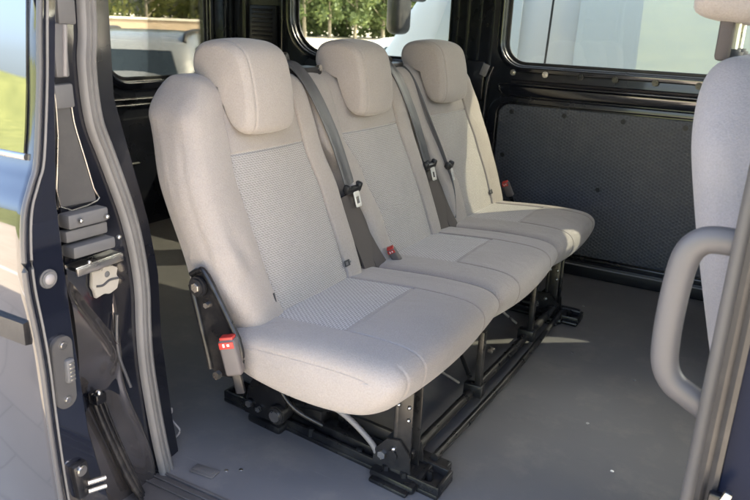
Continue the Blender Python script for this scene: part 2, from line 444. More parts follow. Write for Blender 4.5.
# ------------------------------------------------------------------ THE BENCH SEAT
bench = empty('bench_seat', (-.75, 1.78, 0), 'three-place van bench seat in pale grey-beige cloth with three headrests, bolted to the grey floor', 'bench seat')

# --- backrests: section in (a=depth behind the front plane, b=height); front plane leans back
def lean(a, b, y):      # a is depth towards the rear
    x = -.865-(b-.36)*.315
    return (x-a, y, b)
def back_prof(top):
    return [(-.004, .335), (-.010, .42), (-.004, .55), (.0, .68), (.004, top-.045), (.026, top-.010), (.065, top+.002), (.104, top-.012),
            (.120, top-.05), (.120, .68), (.115, .5), (.112, .38), (.095, .325), (.045, .308)]
def back(y0, y1, seams, bol, r0, r1, top=.832):
    def disp(v, a, b, n):
        if n.x > -.2: return 0
        fr = min(1, max(0, (-n.x-.2)/.5))
        s0, s1 = seams
        g = 0
        # bolsters puff up outside the seams, the centre panel is slightly dished
        if v < s0: g += bol[0]*math.sin(math.pi*min(1, v/s0*.86+.14))
        elif v > s1: g += bol[1]*math.sin(math.pi*min(1, (1-v)/(1-s1)*.86+.14))
        else:
            t = (v-s0)/(s1-s0); g += -.004+.007*math.sin(math.pi*t)
        return g*fr
    def ms(v, a, b, n): return 1 if (n.x < -.3 and seams[0] < v < seams[1] and b < .680) else 0
    d0 = disp
    def disp(v, a, b, n):
        g = d0(v, a, b, n)
        y = y0(b)+v*(y1(b)-y0(b))
        if n.x < -.1 and y < 1.2:      # sitting creases low on the door-side bolster
            g += -.007*math.exp(-(((y-1.075)+(b-.50)*.35)/.012)**2-((b-.505)/.040)**2)+.005*math.exp(-(((y-1.05)+(b-.50)*.35)/.018)**2-((b-.49)/.045)**2)
            g += -.004*math.exp(-(((b-.455)-(y-1.06)*.8)/.010)**2-((y-1.06)/.035)**2)
        return g
    return soft('backrest', back_prof(top), y0, y1, (M['fabric'], M['ins_back']), bench, r0, r1, lean, seams, (.68,), matsel=ms, disp=disp)
back(lerp_tab([(.31, 1.055), (.45, 1.018), (.62, 1.008), (.75, 1.028), (.83, 1.075)]), lerp_tab([(.34, 1.485), (.55, 1.475), (.68, 1.448), (.83, 1.440)]), (.255, .85), (.009, .007), (.032, .055, .040), (.018, .018, .018))
back(lerp_tab([(.34, 1.585), (.45, 1.565), (.58, 1.520), (.68, 1.462), (.83, 1.455)]), lerp_tab([(.34, 1.955), (.5, 1.945), (.68, 1.925), (.83, 1.915)]), (.19, .83), (.007, .007), (.018, .018, .018), (.018, .018, .018))
back(lerp_tab([(.34, 2.055), (.45, 2.045), (.58, 1.995), (.68, 1.945), (.83, 1.93)]), lerp_tab([(.34, 2.500), (.55, 2.500), (.68, 2.480), (.77, 2.45), (.83, 2.42)]), (.23, .745), (.007, .009), (.018, .018, .018), (.032, .055, .040))

# --- seat cushions
cprof = [(-.905, .330), (-.885, .262), (-.80, .236), (-.70, .228), (-.605, .236), (-.548, .260), (-.514, .296), (-.506, .333), (-.524, .356), (-.565, .366), (-.64, .368), (-.72, .365), (-.82, .358), (-.885, .352)]
def cushion(y0, y1, seams, r0, r1, cs=False):
    def disp(v, a, b, n):
        g = 0
        up = max(0, n.y); s0, s1 = seams
        fr = max(0, n.x)
        t = math.sin(math.pi*min(1, max(0, v)))
        g += up*(.008*t-.003)+fr*(.012*t-.004)+max(0, -n.y)*(.012*t-.006)
        if s0 < v < s1 and a < -.68 and n.y > .5:
            g += -.003
        # seam across the front edge of the centre panel
        if n.y > .4 and s0-.002 <= v <= s1+.002: g -= .0035*math.exp(-((a+.68)/.0028)**2)
        # seam between top and front panel
        if cs and n.x > .3: g -= .003*math.exp(-((v-.085)*.53/.0025)**2)
        return g
    def ms(v, a, b, n): return 1 if (n.y > .5 and seams[0] < v < seams[1] and a < -.68) else 0
    return soft('seat_cushion', cprof, y0, y1, (M['fabric'], M['ins_cush']), bench, r0, r1, seams=seams, disp=disp, matsel=ms, ds=.006, extra=(.085,) if cs else ())
cushion(1.02, 1.552, (.20, .755), (.036, .030, .045), (.016, .014, .03), True)
cushion(1.550, 2.037, (.225, .76), (.016, .014, .03), (.016, .014, .03))
cushion(2.035, 2.515, (.25, .77), (.016, .014, .03), (.08, .045, .08))

# --- headrests
hprof = [(-1.088, .862), (-1.083, .838), (-1.058, .826), (-1.022, .822), (-1.000, .802), (-.992, .760), (-.978, .732), (-.955, .722), (-.936, .734), (-.934, .775),
         (-.944, .835), (-.962, .880), (-1.000, .899), (-1.050, .899), (-1.078, .886)]
for (a, b) in ((1.145, 1.306), (1.592, 1.758), (2.065, 2.272)):
    h = soft('headrest', hprof, a, b, (M['fabric'],), bench, (.015, .016, .022), (.015, .016, .022), seams=(.13,), ds=.006,
             disp=lambda v, x, z, n: .006*math.sin(math.pi*min(1, max(0, v))))
    for yy in (a+.06, b-.06):
        MB().cyl((-1.035, yy, .78), (-1.035, yy, .835), .007).build('headrest_post', M['bright'], bench)
        MB().cyl((-1.035, yy, .826), (-1.035, yy, .838), .013, bev=.003).build('post_guide', M['black'], bench)

# --- seat belts between the backs
def ribbon(pts, w, th, side):
    """flat strap: pts path, side = direction of its width"""
    P = catmull([Vector(p) for p in pts], 8); side = Vector(side).normalized()
    b = bmesh.new(); rings = []
    for i, p in enumerate(P):
        t = (P[min(i+1, len(P)-1)]-P[max(0, i-1)]).normalized(); s_ = (side-t*side.dot(t)).normalized(); n_ = s_.cross(t)
        q = []
        for (u, v) in ((-.5, -.5), (-.36, -1.3), (-.24, -.4), (.24, -.4), (.36, -1.3), (.5, -.5), (.5, .5), (.36, 1.3), (.24, .4), (-.24, .4), (-.36, 1.3), (-.5, .5)):
            q.append(b.verts.new(p+s_*u*w+n_*v*th))
        rings.append(q)
    for A, B in zip(rings, rings[1:]):
        for j in range(12): b.faces.new((A[j], A[(j+1) % 12], B[(j+1) % 12], B[j]))
    b.faces.new(rings[0]); b.faces.new(list(reversed(rings[-1])))
    bmesh.ops.recalc_face_normals(b, faces=b.faces[:])
    return b
def strap(name, pts, w, th, side, m, parent):
    mb = MB(); mb._add(ribbon(pts, w, th, side)); return mb.build(name, m, parent)
def fp(y, z, off=.008): return (-.865-(z-.36)*.315+off, y, z)
belt1 = strap('seat_belt', [(-1.09, 1.425, .842), (-1.045, 1.437, .848), (-1.000, 1.452, .80), fp(1.485, .69, .014), fp(1.520, .56, .006)], .042, .0022, (0, 1, .1), M['belt'], bench)
belt2 = strap('seat_belt', [(-1.09, 1.880, .842), (-1.045, 1.885, .848), (-1.000, 1.897, .80), fp(1.930, .69, .012), fp(1.962, .56, .006)], .042, .0022, (0, 1, .1), M['belt'], bench)
belt3 = strap('seat_belt', [(-1.085, 1.990, .825), (-1.050, 1.990, .828), (-1.005, 1.992, .79), fp(2.010, .69, .010), fp(2.062, .56, .010), fp(2.085, .46, .008), fp(2.060, .37, .004)], .022, .002, (1, .28, .2), M['belt'], bench)
# tongues: black moulded head, bright plate with a slot
def tongue(parent, y, z, off, s=1):
    c = Vector(fp(y, z, off))
    MB().box(c, (.016, .068*s, .018), (0, .3, 0), .006).box(c+Vector((0, .028*s, .006)), (.018, .014, .024), (0, .3, 0), .005).box(c+Vector((0, -.028*s, .006)), (.018, .014, .02), (0, .3, 0), .005).build('tongue_head', M['black'], parent)
    mb = MB(); E = Euler((0, -.30, 0)).to_matrix(); q = lambda a, b_: [(u, v) for u, v in b_]
    ou = rrect(-.013*s, -.040, .013*s, .0, .004, 4); inn = rrect(-.007*s, -.031, .007*s, -.014, .002, 4)
    def P3(u, v, w): return c+Vector((.006, .006, -.004))+E@Vector((w, u, v))
    mb2 = plate('tongue_plate', ou, [inn], .003, .0008, P3, M['bright2'], parent)
    mb.bm.free(); return
    mb.build('tongue_plate', M['bright'], parent)
tongue(belt1, 1.522, .548, .010); tongue(belt2, 1.962, .545, .012); tongue(belt3, 2.078, .528, .02, .45)
# lower belt webbing folded in the gaps, in dark cloth
def gapcloth(y0, y1, tw):
    mb = MB()
    mb.tube([fp(y0+.012, .535, -.006), fp(y0+.02, .47, -.004), fp(y0+.035, .41, .0), fp(y0+.045, .352, .004), fp(y0+.05, .325, .006)], .02, sect=[(-.042, -.003), (-.02, -.010), (.0, -.004), (.018, -.011), (.042, -.003), (.042, .003), (0, .006), (-.042, .003)], up=(1, 0, .3))
    mb.tube([fp(y1-.03, .54, -.012), fp(y1-.02, .47, -.010), fp(y1-.012, .41, -.002), fp(y1-.008, .352, .010), fp(y1-.005, .325, .012)], .02, sect=[(-.03, -.004), (-.01, .004), (.012, -.006), (.03, -.002), (.03, .003), (0, .008), (-.03, .003)], up=(1, 0, .3))
    mb.build('lower_belt', M['beltpad'], bench)
gapcloth(1.50, 1.585, 0); gapcloth(1.955, 2.05, 0)
# bits of filler board behind the gaps
for (ya, yb) in ((1.43, 1.62), (1.90, 2.09)):
    MB().prism([(-.93, .33), (-.905, .33), (-1.06, .80), (-1.085, .80)], 1, ya, yb).build('gap_filler', M['black'], bench)
# belt guides on top of the frame
mb = MB()
mb.box((-1.062, 1.475, .828), (.052, .17, .022), (0, 0, 0), .008).box((-1.075, 1.43, .846), (.02, .07, .030), (.5, 0, 0), .007)
mb.box((-1.075, 1.385, .862), (.018, .07, .02), (-.55, 0, 0), .007)
mb.build('belt_guide', M['black'], bench)
mb = MB()
mb.box((-1.062, 1.925, .828), (.052, .16, .022), (0, 0, 0), .008).box((-1.075, 1.86, .850), (.02, .06, .030), (.4, 0, 0), .007)
mb.box((-1.075, 1.96, .846), (.02, .05, .024), (-.3, 0, 0), .007)
mb.build('belt_guide', M['black'], bench)
MB().cyl((-1.045, 1.548, .834), (-1.035, 1.548, .836), .008).build('guide_screw', M['bright'], bench)
MB().cyl((-1.045, 1.865, .858), (-1.035, 1.865, .860), .009).build('guide_screw', M['bright'], bench)

# --- recliner bracket and outer buckle on the door side
mb = MB()
mb.prism([(-.970, .446), (-.962, .466), (-.942, .476), (-.922, .470), (-.908, .450), (-.845, .352), (-.838, .318), (-.842, .285), (-.86, .262), (-.905, .258), (-.925, .275), (-.935, .30)], 1, 1.000, 1.008, .002)
mb.tube([(-.966, 1.000, .44), (-.950, .998, .39), (-.925, .998, .30), (-.918, .998, .27)], .006)
mb.tube([(-.962, .998, .462), (-.942, .997, .474), (-.920, .997, .466), (-.845, .997, .350), (-.838, .997, .30)], .006)
rec = mb.build('recliner_bracket', M['steel'], bench)
MB().cyl((-.943, 1.002, .441), (-.943, .988, .441), .021, bev=.004).build('pivot_cover', M['black'], rec)
MB().cyl((-.943, .990, .441), (-.943, .984, .441), .010, n=6, bev=.001).build('pivot_bolt', M['bright'], rec)
MB().cyl((-.925, 1.0, .405), (-.925, .994, .405), .006, n=6).build('pivot_bolt', M['bright'], rec)
def buckle(c, rot, parent=bench, s=1.0):
    c = Vector(c); E = Euler(rot).to_matrix()
    q = lambda x, y, z: c+E@Vector((x*s, y*s, z*s))
    b = MB().box(q(0, 0, 0), (.030*s, .024*s, .066*s), rot, .006, 3).build('buckle', M['buckle'], parent)
    MB().box(q(0, 0, -.045), (.016*s, .008*s, .05*s), rot, .002).build('buckle_stalk', M['steel'], b)
    MB().box(q(.0, 0, .033), (.024*s, .018*s, .008*s), rot, .002).box(q(0, -.0125, .024), (.026*s, .002*s, .012*s), rot, .001).build('release_button', M['red'], b)
    MB().box(q(-.004, -.0142, .025), (.003*s, .001, .006*s), rot, 0).box(q(.004, -.0142, .025), (.004*s, .001, .004*s), rot, 0).build('button_mark', M['white'], b)
    return b
buckle((-.850, .984, .322), (0, -.22, .35), s=1.15)
buckle((-.832, 1.612, .368), (.35, -.5, .3), s=.78)
buckle((-.870, 2.585, .372), (.25, -.4, 0), s=.9)
MB().cyl((-.885, .985, .272), (-.885, .975, .272), .009, n=6).build('buckle_bolt', M['bright'], bench)

# little tags on the covers
def cover_tag(y, z, marks=True, w=.030, h=.015):
    c = Vector(fp(y, z, .0135))
    t = MB().box(c, (.002, w, h), (0, -.305, 0), .0006).build('care_tag', M['tag'], bench)
    if marks:
        MB().box(c+Vector((.0014, -.007, 0)), (.001, .009, .008), (0, -.305, 0), 0).box(c+Vector((.0014, .007, .001)), (.001, .006, .005), (0, -.305, 0), 0).box(c+Vector((.0014, .006, -.004)), (.001, .010, .0018), (0, -.305, 0), 0).build('tag_mark', M['midgrey'], t)
cover_tag(1.425, .392); cover_tag(2.385, .398, w=.026)
MB().box(fp(1.135, .392, .012), (.003, .006, .020), (0, -.305, 0), .001).build('care_tag', M['tag'], bench)

# --- steel frame, legs and floor rails
def rail(y, sh=0):
    mb = MB()
    # tray with raised rims
    for z, x0, x1, w in ((.006, -1.15, -.49, .078),):
        mb.box(((x0+x1)/2, y, z), (x1-x0, w+.006, .012), (0, 0, 0), .004)
    mb.box((-.60, y-.064, .006), (.10, .03, .010), (0, 0, 0), .004).box((-.72, y+.06, .012), (.42, .035, .022), (0, 0, 0), .004).box((-.88, y+.005, .05), (.10, .05, .05), (0, 0, 0), .006).box((-.73, y+.03, .045), (.16, .012, .05), (0, 0, 0), .003)
    for s_ in (-1, 1): mb.box((-.82, y+s_*.035, .019), (.655, .009, .022), (0, 0, 0), .003)
    for xe in (-1.147, -.494): mb.box((xe, y, .019), (.010, .078, .022), (0, 0, 0), .003)
    mb.box((-.60, y, .011), (.12, .128, .022), (0, 0, 0), .010).box((-.98, y-.012, .011), (.11, .120, .022), (0, 0, 0), .008)
    mb.box((-.80, y, .028), (.40, .040, .030), (0, 0, 0), .004)
    mb.box((-.545, y, .022), (.015, .06, .014), (0, 0, 0), .003)
    for v in mb.bm.verts: v.co.y -= (v.co.x+.495)*sh; v.co.x = -.495+(v.co.x+.495)*.97
    r_ = mb.build('floor_rail', M['steel'], bench)
    for (bx, by) in ((-.62, -.042), (-.575, -.040), (-1.0, -.042), (-.955, -.04), (-1.10, .0), (-1.075, .01), (-.87, .0), (-.77, .0), (-.70, -.03), (-.53, .0), (-.84, -.034)):
        MB().cyl((bx, y+by-(bx+.495)*sh, .012), (bx, y+by-(bx+.495)*sh, .034), .0085, n=6, bev=.001).build('rail_bolt', M['bright'] if bx < -.95 and by > -.01 else M['steel'], r_)
    return r_
def legs(y, w=.05):
    mb = MB()
    # front leg: pressed channel with flanges
    mb.box((-.605, y, .120), (.010, w, .20), (0, 0, 0), .002)
    for s_ in (-1, 1): mb.box((-.588, y+s_*(w/2-.003), .120), (.042, .005, .20), (0, 0, 0), .0015)
    mb.prism([(-.655, .03), (-.560, .03), (-.565, .075), (-.590, .105), (-.62, .10), (-.65, .065)], 1, y-w/2-.008, y-w/2-.003, .001)
    mb.prism([(-.655, .03), (-.560, .03), (-.565, .075), (-.590, .105), (-.62, .10), (-.65, .065)], 1, y+w/2+.003, y+w/2+.008, .001)
    mb.cyl((-.605, y-w/2-.012, .065), (-.605, y+w/2+.012, .065), .012)
    l = mb.build('leg', M['steel'], bench)
    for (bx, bz) in ((-.575, .185), (-.575, .155), (-.600, .185)):
        MB().sph((bx, y-w/2-.001, bz), .005).build('rivet', M['bright'], l)
    MB().cyl((-.630, y-w/2-.014, .058), (-.630, y-w/2-.006, .058), .010, n=6).build('leg_nut', M['bright'], l)
    MB().sph((-.602, y-w/2-.01, .082), .006).build('leg_nut', M['bright'], l)
    mb = MB()
    # rear leg: broad swept plate and latch drum
    mb.prism([(-1.02, .03), (-.93, .03), (-.90, .07), (-.885, .15), (-.88, .225), (-.93, .235), (-.975, .16), (-1.01, .10)], 1, y-.022, y-.015, .001)
    mb.prism([(-1.02, .03), (-.93, .03), (-.90, .07), (-.885, .15), (-.88, .225), (-.93, .235), (-.975, .16), (-1.01, .10)], 1, y+.015, y+.022, .001)
    mb.cyl((-.915, y-.04, .06), (-.915, y+.03, .06), .024, bev=.003).cyl((-1.0, y-.03, .06), (-1.0, y+.02, .06), .014)
    mb.tube([(-.93, y-.03, .20), (-.90, y-.035, .13), (-.86, y-.03, .09), (-.80, y-.01, .06)], .006)
    l = mb.build('leg', M['steel'], bench)
    MB().cyl((-1.0, y-.034, .062), (-1.0, y-.028, .062), .009, n=6).build('leg_nut', M['bright'], l)
    MB().cyl((-.972, y-.034, .055), (-.972, y-.024, .055), .007, n=6).build('leg_nut', M['bright'], l)
    MB().cyl((-.915, y-.044, .06), (-.915, y-.038, .06), .014).build('leg_nut', M['bright'], l)
rail(1.243, .11); legs(1.245)
rail(2.35, .05); legs(2.33)
# mid supports
for y in (1.60, 2.02):
    mb = MB().box((-.565, y, .14), (.016, .020, .17), (0, 0, 0), .003).box((-.575, y, .06), (.05, .03, .035), (0, 0, 0), .004)
    mb.build('leg', M['steel'], bench)
for k in range(7):
    y = 1.33+k*.14
    MB().tube([(-.64, y, .205), (-.70, y+.01, .185), (-.76, y, .195), (-.84, y+.01, .212)], .0022).build('seat_spring', M['bright'], bench)
mb = MB()
mb.tube([(-.585, 1.25, .050), (-.578, 1.8, .052), (-.575, 2.34, .050)], .012)
mb.tube([(-.545, 1.30, .032), (-.540, 1.8, .030), (-.55, 2.30, .036)], .009)
mb.tube([(-.93, 1.25, .06), (-.93, 2.34, .06)], .012)
mb.tube([(-.64, 1.16, .215), (-.63, 1.8, .213), (-.63, 2.40, .215)], .012)
mb.tube([(-.86, 1.14, .225), (-.86, 2.42, .225)], .012)
mb.tube([(-.59, 1.60, .09), (-.72, 1.75, .14), (-.86, 1.85, .20)], .006)
mb.tube([(-.57, 1.62, .055), (-.70, 1.95, .06), (-.92, 2.25, .06)], .008)
mb.prism([(1.29, .10), (1.32, .13), (2.28, .13), (2.30, .10), (2.30, .075), (1.29, .075)], 0, -.90, -.888, .002)
mb.box((-.905, 1.79, .125), (.006, 1.02, .17), (0, -.1, 0), .002)  # dark plate added to stand in for the shade under the bench
mb.tube([(-.90, 1.30, .20), (-.89, 1.62, .09), (-.90, 1.95, .20), (-.90, 2.28, .09)], .009, smooth=1)
mb.tube([(-.64, 1.27, .20), (-.75, 1.27, .10), (-.90, 1.27, .07)], .011, smooth=1)
mb.tube([(-.64, 2.31, .20), (-.75, 2.31, .10), (-.90, 2.31, .07)], .011, smooth=1)
for y in (1.245, 1.6, 2.02, 2.33): mb.box((-.74, y, .208), (.30, .03, .012), (0, 0, 0), .003)
mb.box((-.74, 1.80, .222), (.24, 1.24, .004), (0, 0, 0), .001)
mb.build('seat_frame_shade_plate', M['steel'], bench)
MB().tube([(-.79, 1.20, .15), (-.72, 1.205, .125), (-.66, 1.215, .075), (-.645, 1.22, .04)], .0065).build('latch_rod', M['greyplastic'], bench)
MB().tube([(-.62, 1.42, .19), (-.60, 1.45, .16), (-.58, 1.50, .12)], .0035).build('release_cable', M['bright'], bench)
MB().tube([(-.62, 1.86, .19), (-.60, 1.88, .165), (-.58, 1.92, .13)], .0035).build('release_cable', M['bright'], bench)
MB().box((-.56, 1.66, .15), (.014, .018, .008), (.3, .2, 0), .002).build('release_cable_clip', M['bright'], bench)
MB().box((-.945, 1.19, .19), (.008, .014, .022), (0, 0, 0), .002).build('latch_tab', M['label'], bench)
MB().cyl((-.985, 1.19, .185), (-.985, 1.18, .185), .006, n=8).build('latch_button', M['red'], bench)

# ------------------------------------------------------------------ THE VAN
van = empty('passenger_van', (0, 1.9, -.62), 'dark navy passenger van seen through its open sliding side door, bare black metal inside', 'van')
# floor
ft = MB()
ft.box((-.65, 1.925, -.02), (3.75, 1.92, .04), (0, 0, 0), .004)
floor_ = ft.build('floor', M['floor'], van)
mb = MB()
mb.box((-.52, .905, -.021), (1.14, .118, .038), (0, 0, 0), .004)
mb.box((-.52, .965, .0015), (1.10, .006, .003), (0, 0, 0), .001).box((-.52, .945, .0015), (1.10, .003, .003), (0, 0, 0), .001).box((-.52, .925, .0015), (1.10, .003, .003), (0, 0, 0), .001)
sill = mb.build('sill_plate', M['sill'], floor_)
MB().box((-.96, 1.015, .003), (.060, .030, .004), (0, 0, .1), .002).box((-.962, 1.015, .0060), (.050, .020, .002), (0, 0, .1), .001).build('floor_plug', M['sill'], floor_)
for (x, y) in ((-.90, 1.065), (-.925, 1.045), (-.20, 1.52), (-.245, 2.02), (-.45, 2.1), (-.30, 1.70), (-.52, 2.52)):
    MB().cyl((x, y, -.002), (x, y, .002), .0045, n=14, bev=.0008).build('floor_rivet', M['bright'], floor_)
MB().box((-.65, 2.86, .03), (3.6, .03, .06), (0, 0, 0), .006).build('floor_edge_trim', M['black'], floor_)
MB().tube([(-1.9, 2.842, .048), (-.9, 2.842, .048), (.2, 2.842, .048), (1.0, 2.842, .048)], .003).build('edge_highlight', M['greyplastic'], floor_)  # pale strip stands in for the highlight along the floor seam
# outer sill below the floor, step and underbody
mb = MB().box((-.52, .905, -.18), (1.12, .10, .27), (0, 0, 0), .02).box((-.65, 1.92, -.13), (3.7, 1.85, .16), (0, 0, 0), .02)
mb.build('underbody', M['paint'], van)
# roof
MB().box((-.62, 1.90, 1.47), (3.9, 2.10, .05), (0, 0, 0), .02).build('roof', M['paint'], van)
MB().box((-.62, 1.90, 1.435), (3.75, 1.9, .012), (0, 0, 0), .004).build('headlining', M['greyplastic'], van)

# far side wall: pressed panel with windows
def far(y): return lambda u, v, w: (u, y+w, v)
W2 = rrect(-2.09, .80, -1.295, 1.36, (.16, .10, .08, .08))
W3 = rrect(-1.048, .812, -.085, 1.36, (.09, .07, .07, .07))
W4 = rrect(.20, .812, .95, 1.34, (.07, .07, .07, .2))
wall = plate('side_wall', [(-2.56, -.05), (1.25, -.05), (1.25, 1.46), (-2.56, 1.46)], [W2, W3, W4], .06, .012, far(2.915), M['paint_in'], van)
# raised inner pressings round each window
def grow(x0, z0, x1, z1, r, g): return rrect(x0-g, z0-g, x1+g, z1+g, tuple(q+g for q in r))
plate('window_frame', grow(-1.048, .812, -.085, 1.36, (.09, .07, .07, .07), .028), [grow(-1.048, .812, -.085, 1.36, (.09, .07, .07, .07), .006)], .014, .005, far(2.880), M['paint'], wall)
plate('window_frame', grow(-2.09, .80, -1.295, 1.36, (.16, .10, .08, .08), .032), [grow(-2.09, .80, -1.295, 1.36, (.16, .10, .08, .08), .006)], .014, .005, far(2.880), M['paint'], wall)
for (x0, z0, x1, z1) in ((-2.13, .76, -1.27, 1.40), (-1.07, .79, -.06, 1.40)):
    MB().box(((x0+x1)/2, 2.928, (z0+z1)/2), (x1-x0, .005, z1-z0), (0, 0, 0), 0).build('window_pane', M['g_side'], wall)
MB().box((.50, 2.928, 1.02), (1.0, .005, .72), (0, 0, 0), 0).build('window_pane', M['g_clear'], wall)
# rubber round the glass
plate('window_rubber', grow(-1.048, .812, -.085, 1.36, (.09, .07, .07, .07), .004), [grow(-1.048, .812, -.085, 1.36, (.09, .07, .07, .07), -.012)], .010, .003, far(2.918), M['black'], wall)
plate('window_rubber', grow(-2.09, .80, -1.295, 1.36, (.16, .10, .08, .08), .004), [grow(-2.09, .80, -1.295, 1.36, (.16, .10, .08, .08), -.012)], .010, .003, far(2.918), M['black'], wall)
# ledge under the window: two folded steps
mb = MB()
mb.prism([(2.886, .690), (2.868, .694), (2.862, .706), (2.862, .728), (2.874, .738), (2.878, .752), (2.886, .756)], 0, -1.00, 1.2, 0)
mb.tube([(-1.03, 2.868, .698), (-1.045, 2.870, .72), (-1.0, 2.866, .738), (-.6, 2.866, .738), (1.2, 2.866, .738)], .006)
mb.build('wall_ledge', M['paint'], wall)
for x in (-.994, -.862, -.724, -.593, -.449, -.30):
    MB().cyl((x, 2.876, .783), (x, 2.866, .783), .012, n=12, bev=.003).cyl((x, 2.868, .783), (x, 2.860, .783), .006, n=6, bev=.001).build('ledge_bolt', M['steel'] if x > -.8 else M['bright'], wall)
# trim board with a rolled border
plate('board_surround', rrect(-1.085, .045, -.02, .688, .07), [rrect(-1.045, .075, -.06, .662, .05)], .018, .006, far(2.878), M['paint_in'], wall)
bd = plate('trim_board', rrect(-1.040, .080, -.065, .657, .045), [], .012, .003, far(2.879), M['dimple'], wall)
MB().box((.6, 2.879, .36), (1.20, .012, .58), (0, 0, 0), .004).build('trim_board', M['dimple'], wall)
for (x, z) in ((-.984, .628), (-.767, .632), (-.541, .632), (-.32, .632), (-1.005, .449), (-.10, .55), (-.60, .36), (-1.0, .15)):
    MB().cyl((x, 2.874, z), (x, 2.869, z), .010, n=14, bev=.002).build('trim_clip', M['black'], bd)
# pillar pressings between the windows
mb = MB()
for (x, w) in ((-1.265, .018), (-1.215, .010), (-1.165, .022), (-1.105, .012)):
    mb.tube([(x, 2.879, .70), (x, 2.878, 1.0), (x-.005, 2.878, 1.42)], w/2, sect=[(-w/2, 0), (-w/3, .010), (w/3, .010), (w/2, 0), (w/2, -.01), (-w/2, -.01)], up=(0, -1, 0), smooth=3)
mb.box((-1.19, 2.878, .74), (.15, .02, .16), (0, 0, 0), .008)
mb.tube([(-1.25, 2.87, .78), (-1.22, 2.862, .70), (-1.17, 2.86, .62), (-1.15, 2.862, .45), (-1.15, 2.862, .1)], .010)
mb.tube([(-1.08, 2.876, .80), (-1.10, 2.872, .72), (-1.105, 2.872, .5), (-1.1, 2.872, .1)], .008)
pil = mb.build('pillar', M['paint_in'], van)
MB().box((-1.112, 2.862, .785), (.030, .010, .050), (0, .35, 0), .004).build('pillar_clip', M['greyplastic'], pil)
MB().box((-1.235, 2.866, .80), (.010, .006, .03), (0, .3, 0), .002).build('pillar_clip', M['bright'], pil)
MB().box((-1.215, 2.860, .66), (.006, .006, .05), (0, .3, 0), .002).build('pillar_clip', M['bright'], pil)
for (x, z) in ((-1.25, .98), (-1.12, .96), (-1.185, .90), (-1.10, 1.02)): MB().cyl((x, 2.872, z), (x, 2.864, z), .007, n=8, bev=.001).build('pillar_screw', M['steel'], pil)
# rear corner pillar with its air vent
mb = MB().box((-2.49, 2.86, .70), (.10, .09, 1.45), (0, 0, 0), .02).box((-2.36, 2.878, .95), (.012, .02, .9), (0, 0, 0), .004).box((-2.14, 2.878, .95), (.012, .02, .9), (0, 0, 0), .004)
rp = mb.build('rear_pillar', M['paint_in'], van)
mb = MB()
mb.box((-2.252, 2.872, .905), (.16, .016, .20), (0, 0, 0), .008)
for k in range(9): mb.box((-2.252, 2.860, .825+k*.02), (.12, .010, .008), (.5, 0, 0), .002)
mb.build('air_vent', M['black'], rp)

# rear doors
def rear(x): return lambda u, v, w: (x+w, u, v)
for (a, b, wa, wb, rad) in ((1.925, 2.86, 2.150, 2.775, (.12, .10, .08, .08)), (.92, 1.915, 1.06, 1.74, (.10, .12, .08, .08))):
    d = plate('rear_door', [(a, -.03), (b, -.03), (b, 1.44), (a, 1.44)], [rrect(wa, .665, wb, 1.34, rad)], .05, .010, rear(-2.545), M['paint_in'], van)
    plate('window_frame', grow(wa, .665, wb, 1.34, rad, .045), [grow(wa, .665, wb, 1.34, rad, .008)], .02, .007, rear(-2.515), M['paint'], d)
    plate('window_rubber', grow(wa, .665, wb, 1.34, rad, .003), [grow(wa, .665, wb, 1.34, rad, -.012)], .010, .003, rear(-2.53), M['black'], d)
    MB().box((-2.55, (wa+wb)/2, 1.0), (.005, wb-wa+.04, .72), (0, 0, 0), 0).build('window_pane', M['g_rear'], d)
    mb = MB()
    mb.prism(rrect(a+.10, .10, b-.08, .50, .06), 0, -2.522, -2.508, .004)
    for z in (.56, .585): mb.tube([(-2.515, a+.03, z+.02), (-2.510, a+.12, z), (-2.510, b-.2, z-.005), (-2.515, b-.03, z+.01)], .007)
    mb.build('inner_panel', M['paint_in'], d)
    MB().box((-2.504, a+.32, .30), (.008, .10, .008), (0, 0, 0), .003).build('pull_slot', M['midgrey'], d)
# wheel-arch box in the load space, by the far wall
mb = MB().prism([(-2.3, .0), (-2.3, .16), (-2.18, .26), (-1.62, .26), (-1.5, .16), (-1.5, 0)], 1, 2.64, 2.88, .01)
mb.build('wheel_arch_cover', M['black'], van)

# near side behind the doorway: quarter panel with window
near = plate('quarter_panel', [(-2.56, -.30), (-1.26, -.30), (-1.26, 1.45), (-2.56, 1.45)], [rrect(-2.35, .80, -1.40, 1.34, .07)], .05, .01, lambda u, v, w: (u, .915+w, v), M['paint'], van)
MB().box((-1.88, .905, 1.07), (1.0, .005, .6), (0, 0, 0), 0).build('window_pane', M['g_door'], near)

# rear edge of the doorway (jamb) facing forward
jamb = MB()
jamb.prism([(.765, 1.44), (.875, 1.44), (.862, .80), (.905, .66), (.935, .55), (.950, .44), (.945, .30), (.975, .10), (1.00, -.03), (1.0, -.30), (.78, -.30), (.775, .4)], 0, -1.27, -1.045, .006)
jb = jamb.build('door_jamb', M['paint'], van)
# inner trim behind the seal
MB().prism([(.875, 1.44), (.93, 1.44), (.925, .80), (.96, .67), (.99, .56), (1.01, .44), (1.01, .30), (1.03, .10), (1.045, .0), (1.00, -.01), (.95, .3), (.95, .44), (.93, .55), (.86, .80)], 0, -1.36, -1.062, .004).build('inner_jamb_trim', M['paint_in'], van)
MB().prism([(-1.30, .0), (-1.065, .0), (-1.072, .055), (-1.10, .11), (-1.14, .22), (-1.30, .26)], 1, .99, 1.035, .004).build('kick_trim', M['black'], van)
MB().tube([(-1.070, 1.042, .035), (-1.060, 1.046, .055), (-1.085, 1.046, .075), (-1.10, 1.044, .11)], .0025).box((-1.088, 1.04, .10), (.022, .012, .014), (0, 0, 0), .003).build('loose_wire', M['greyplastic'], van)
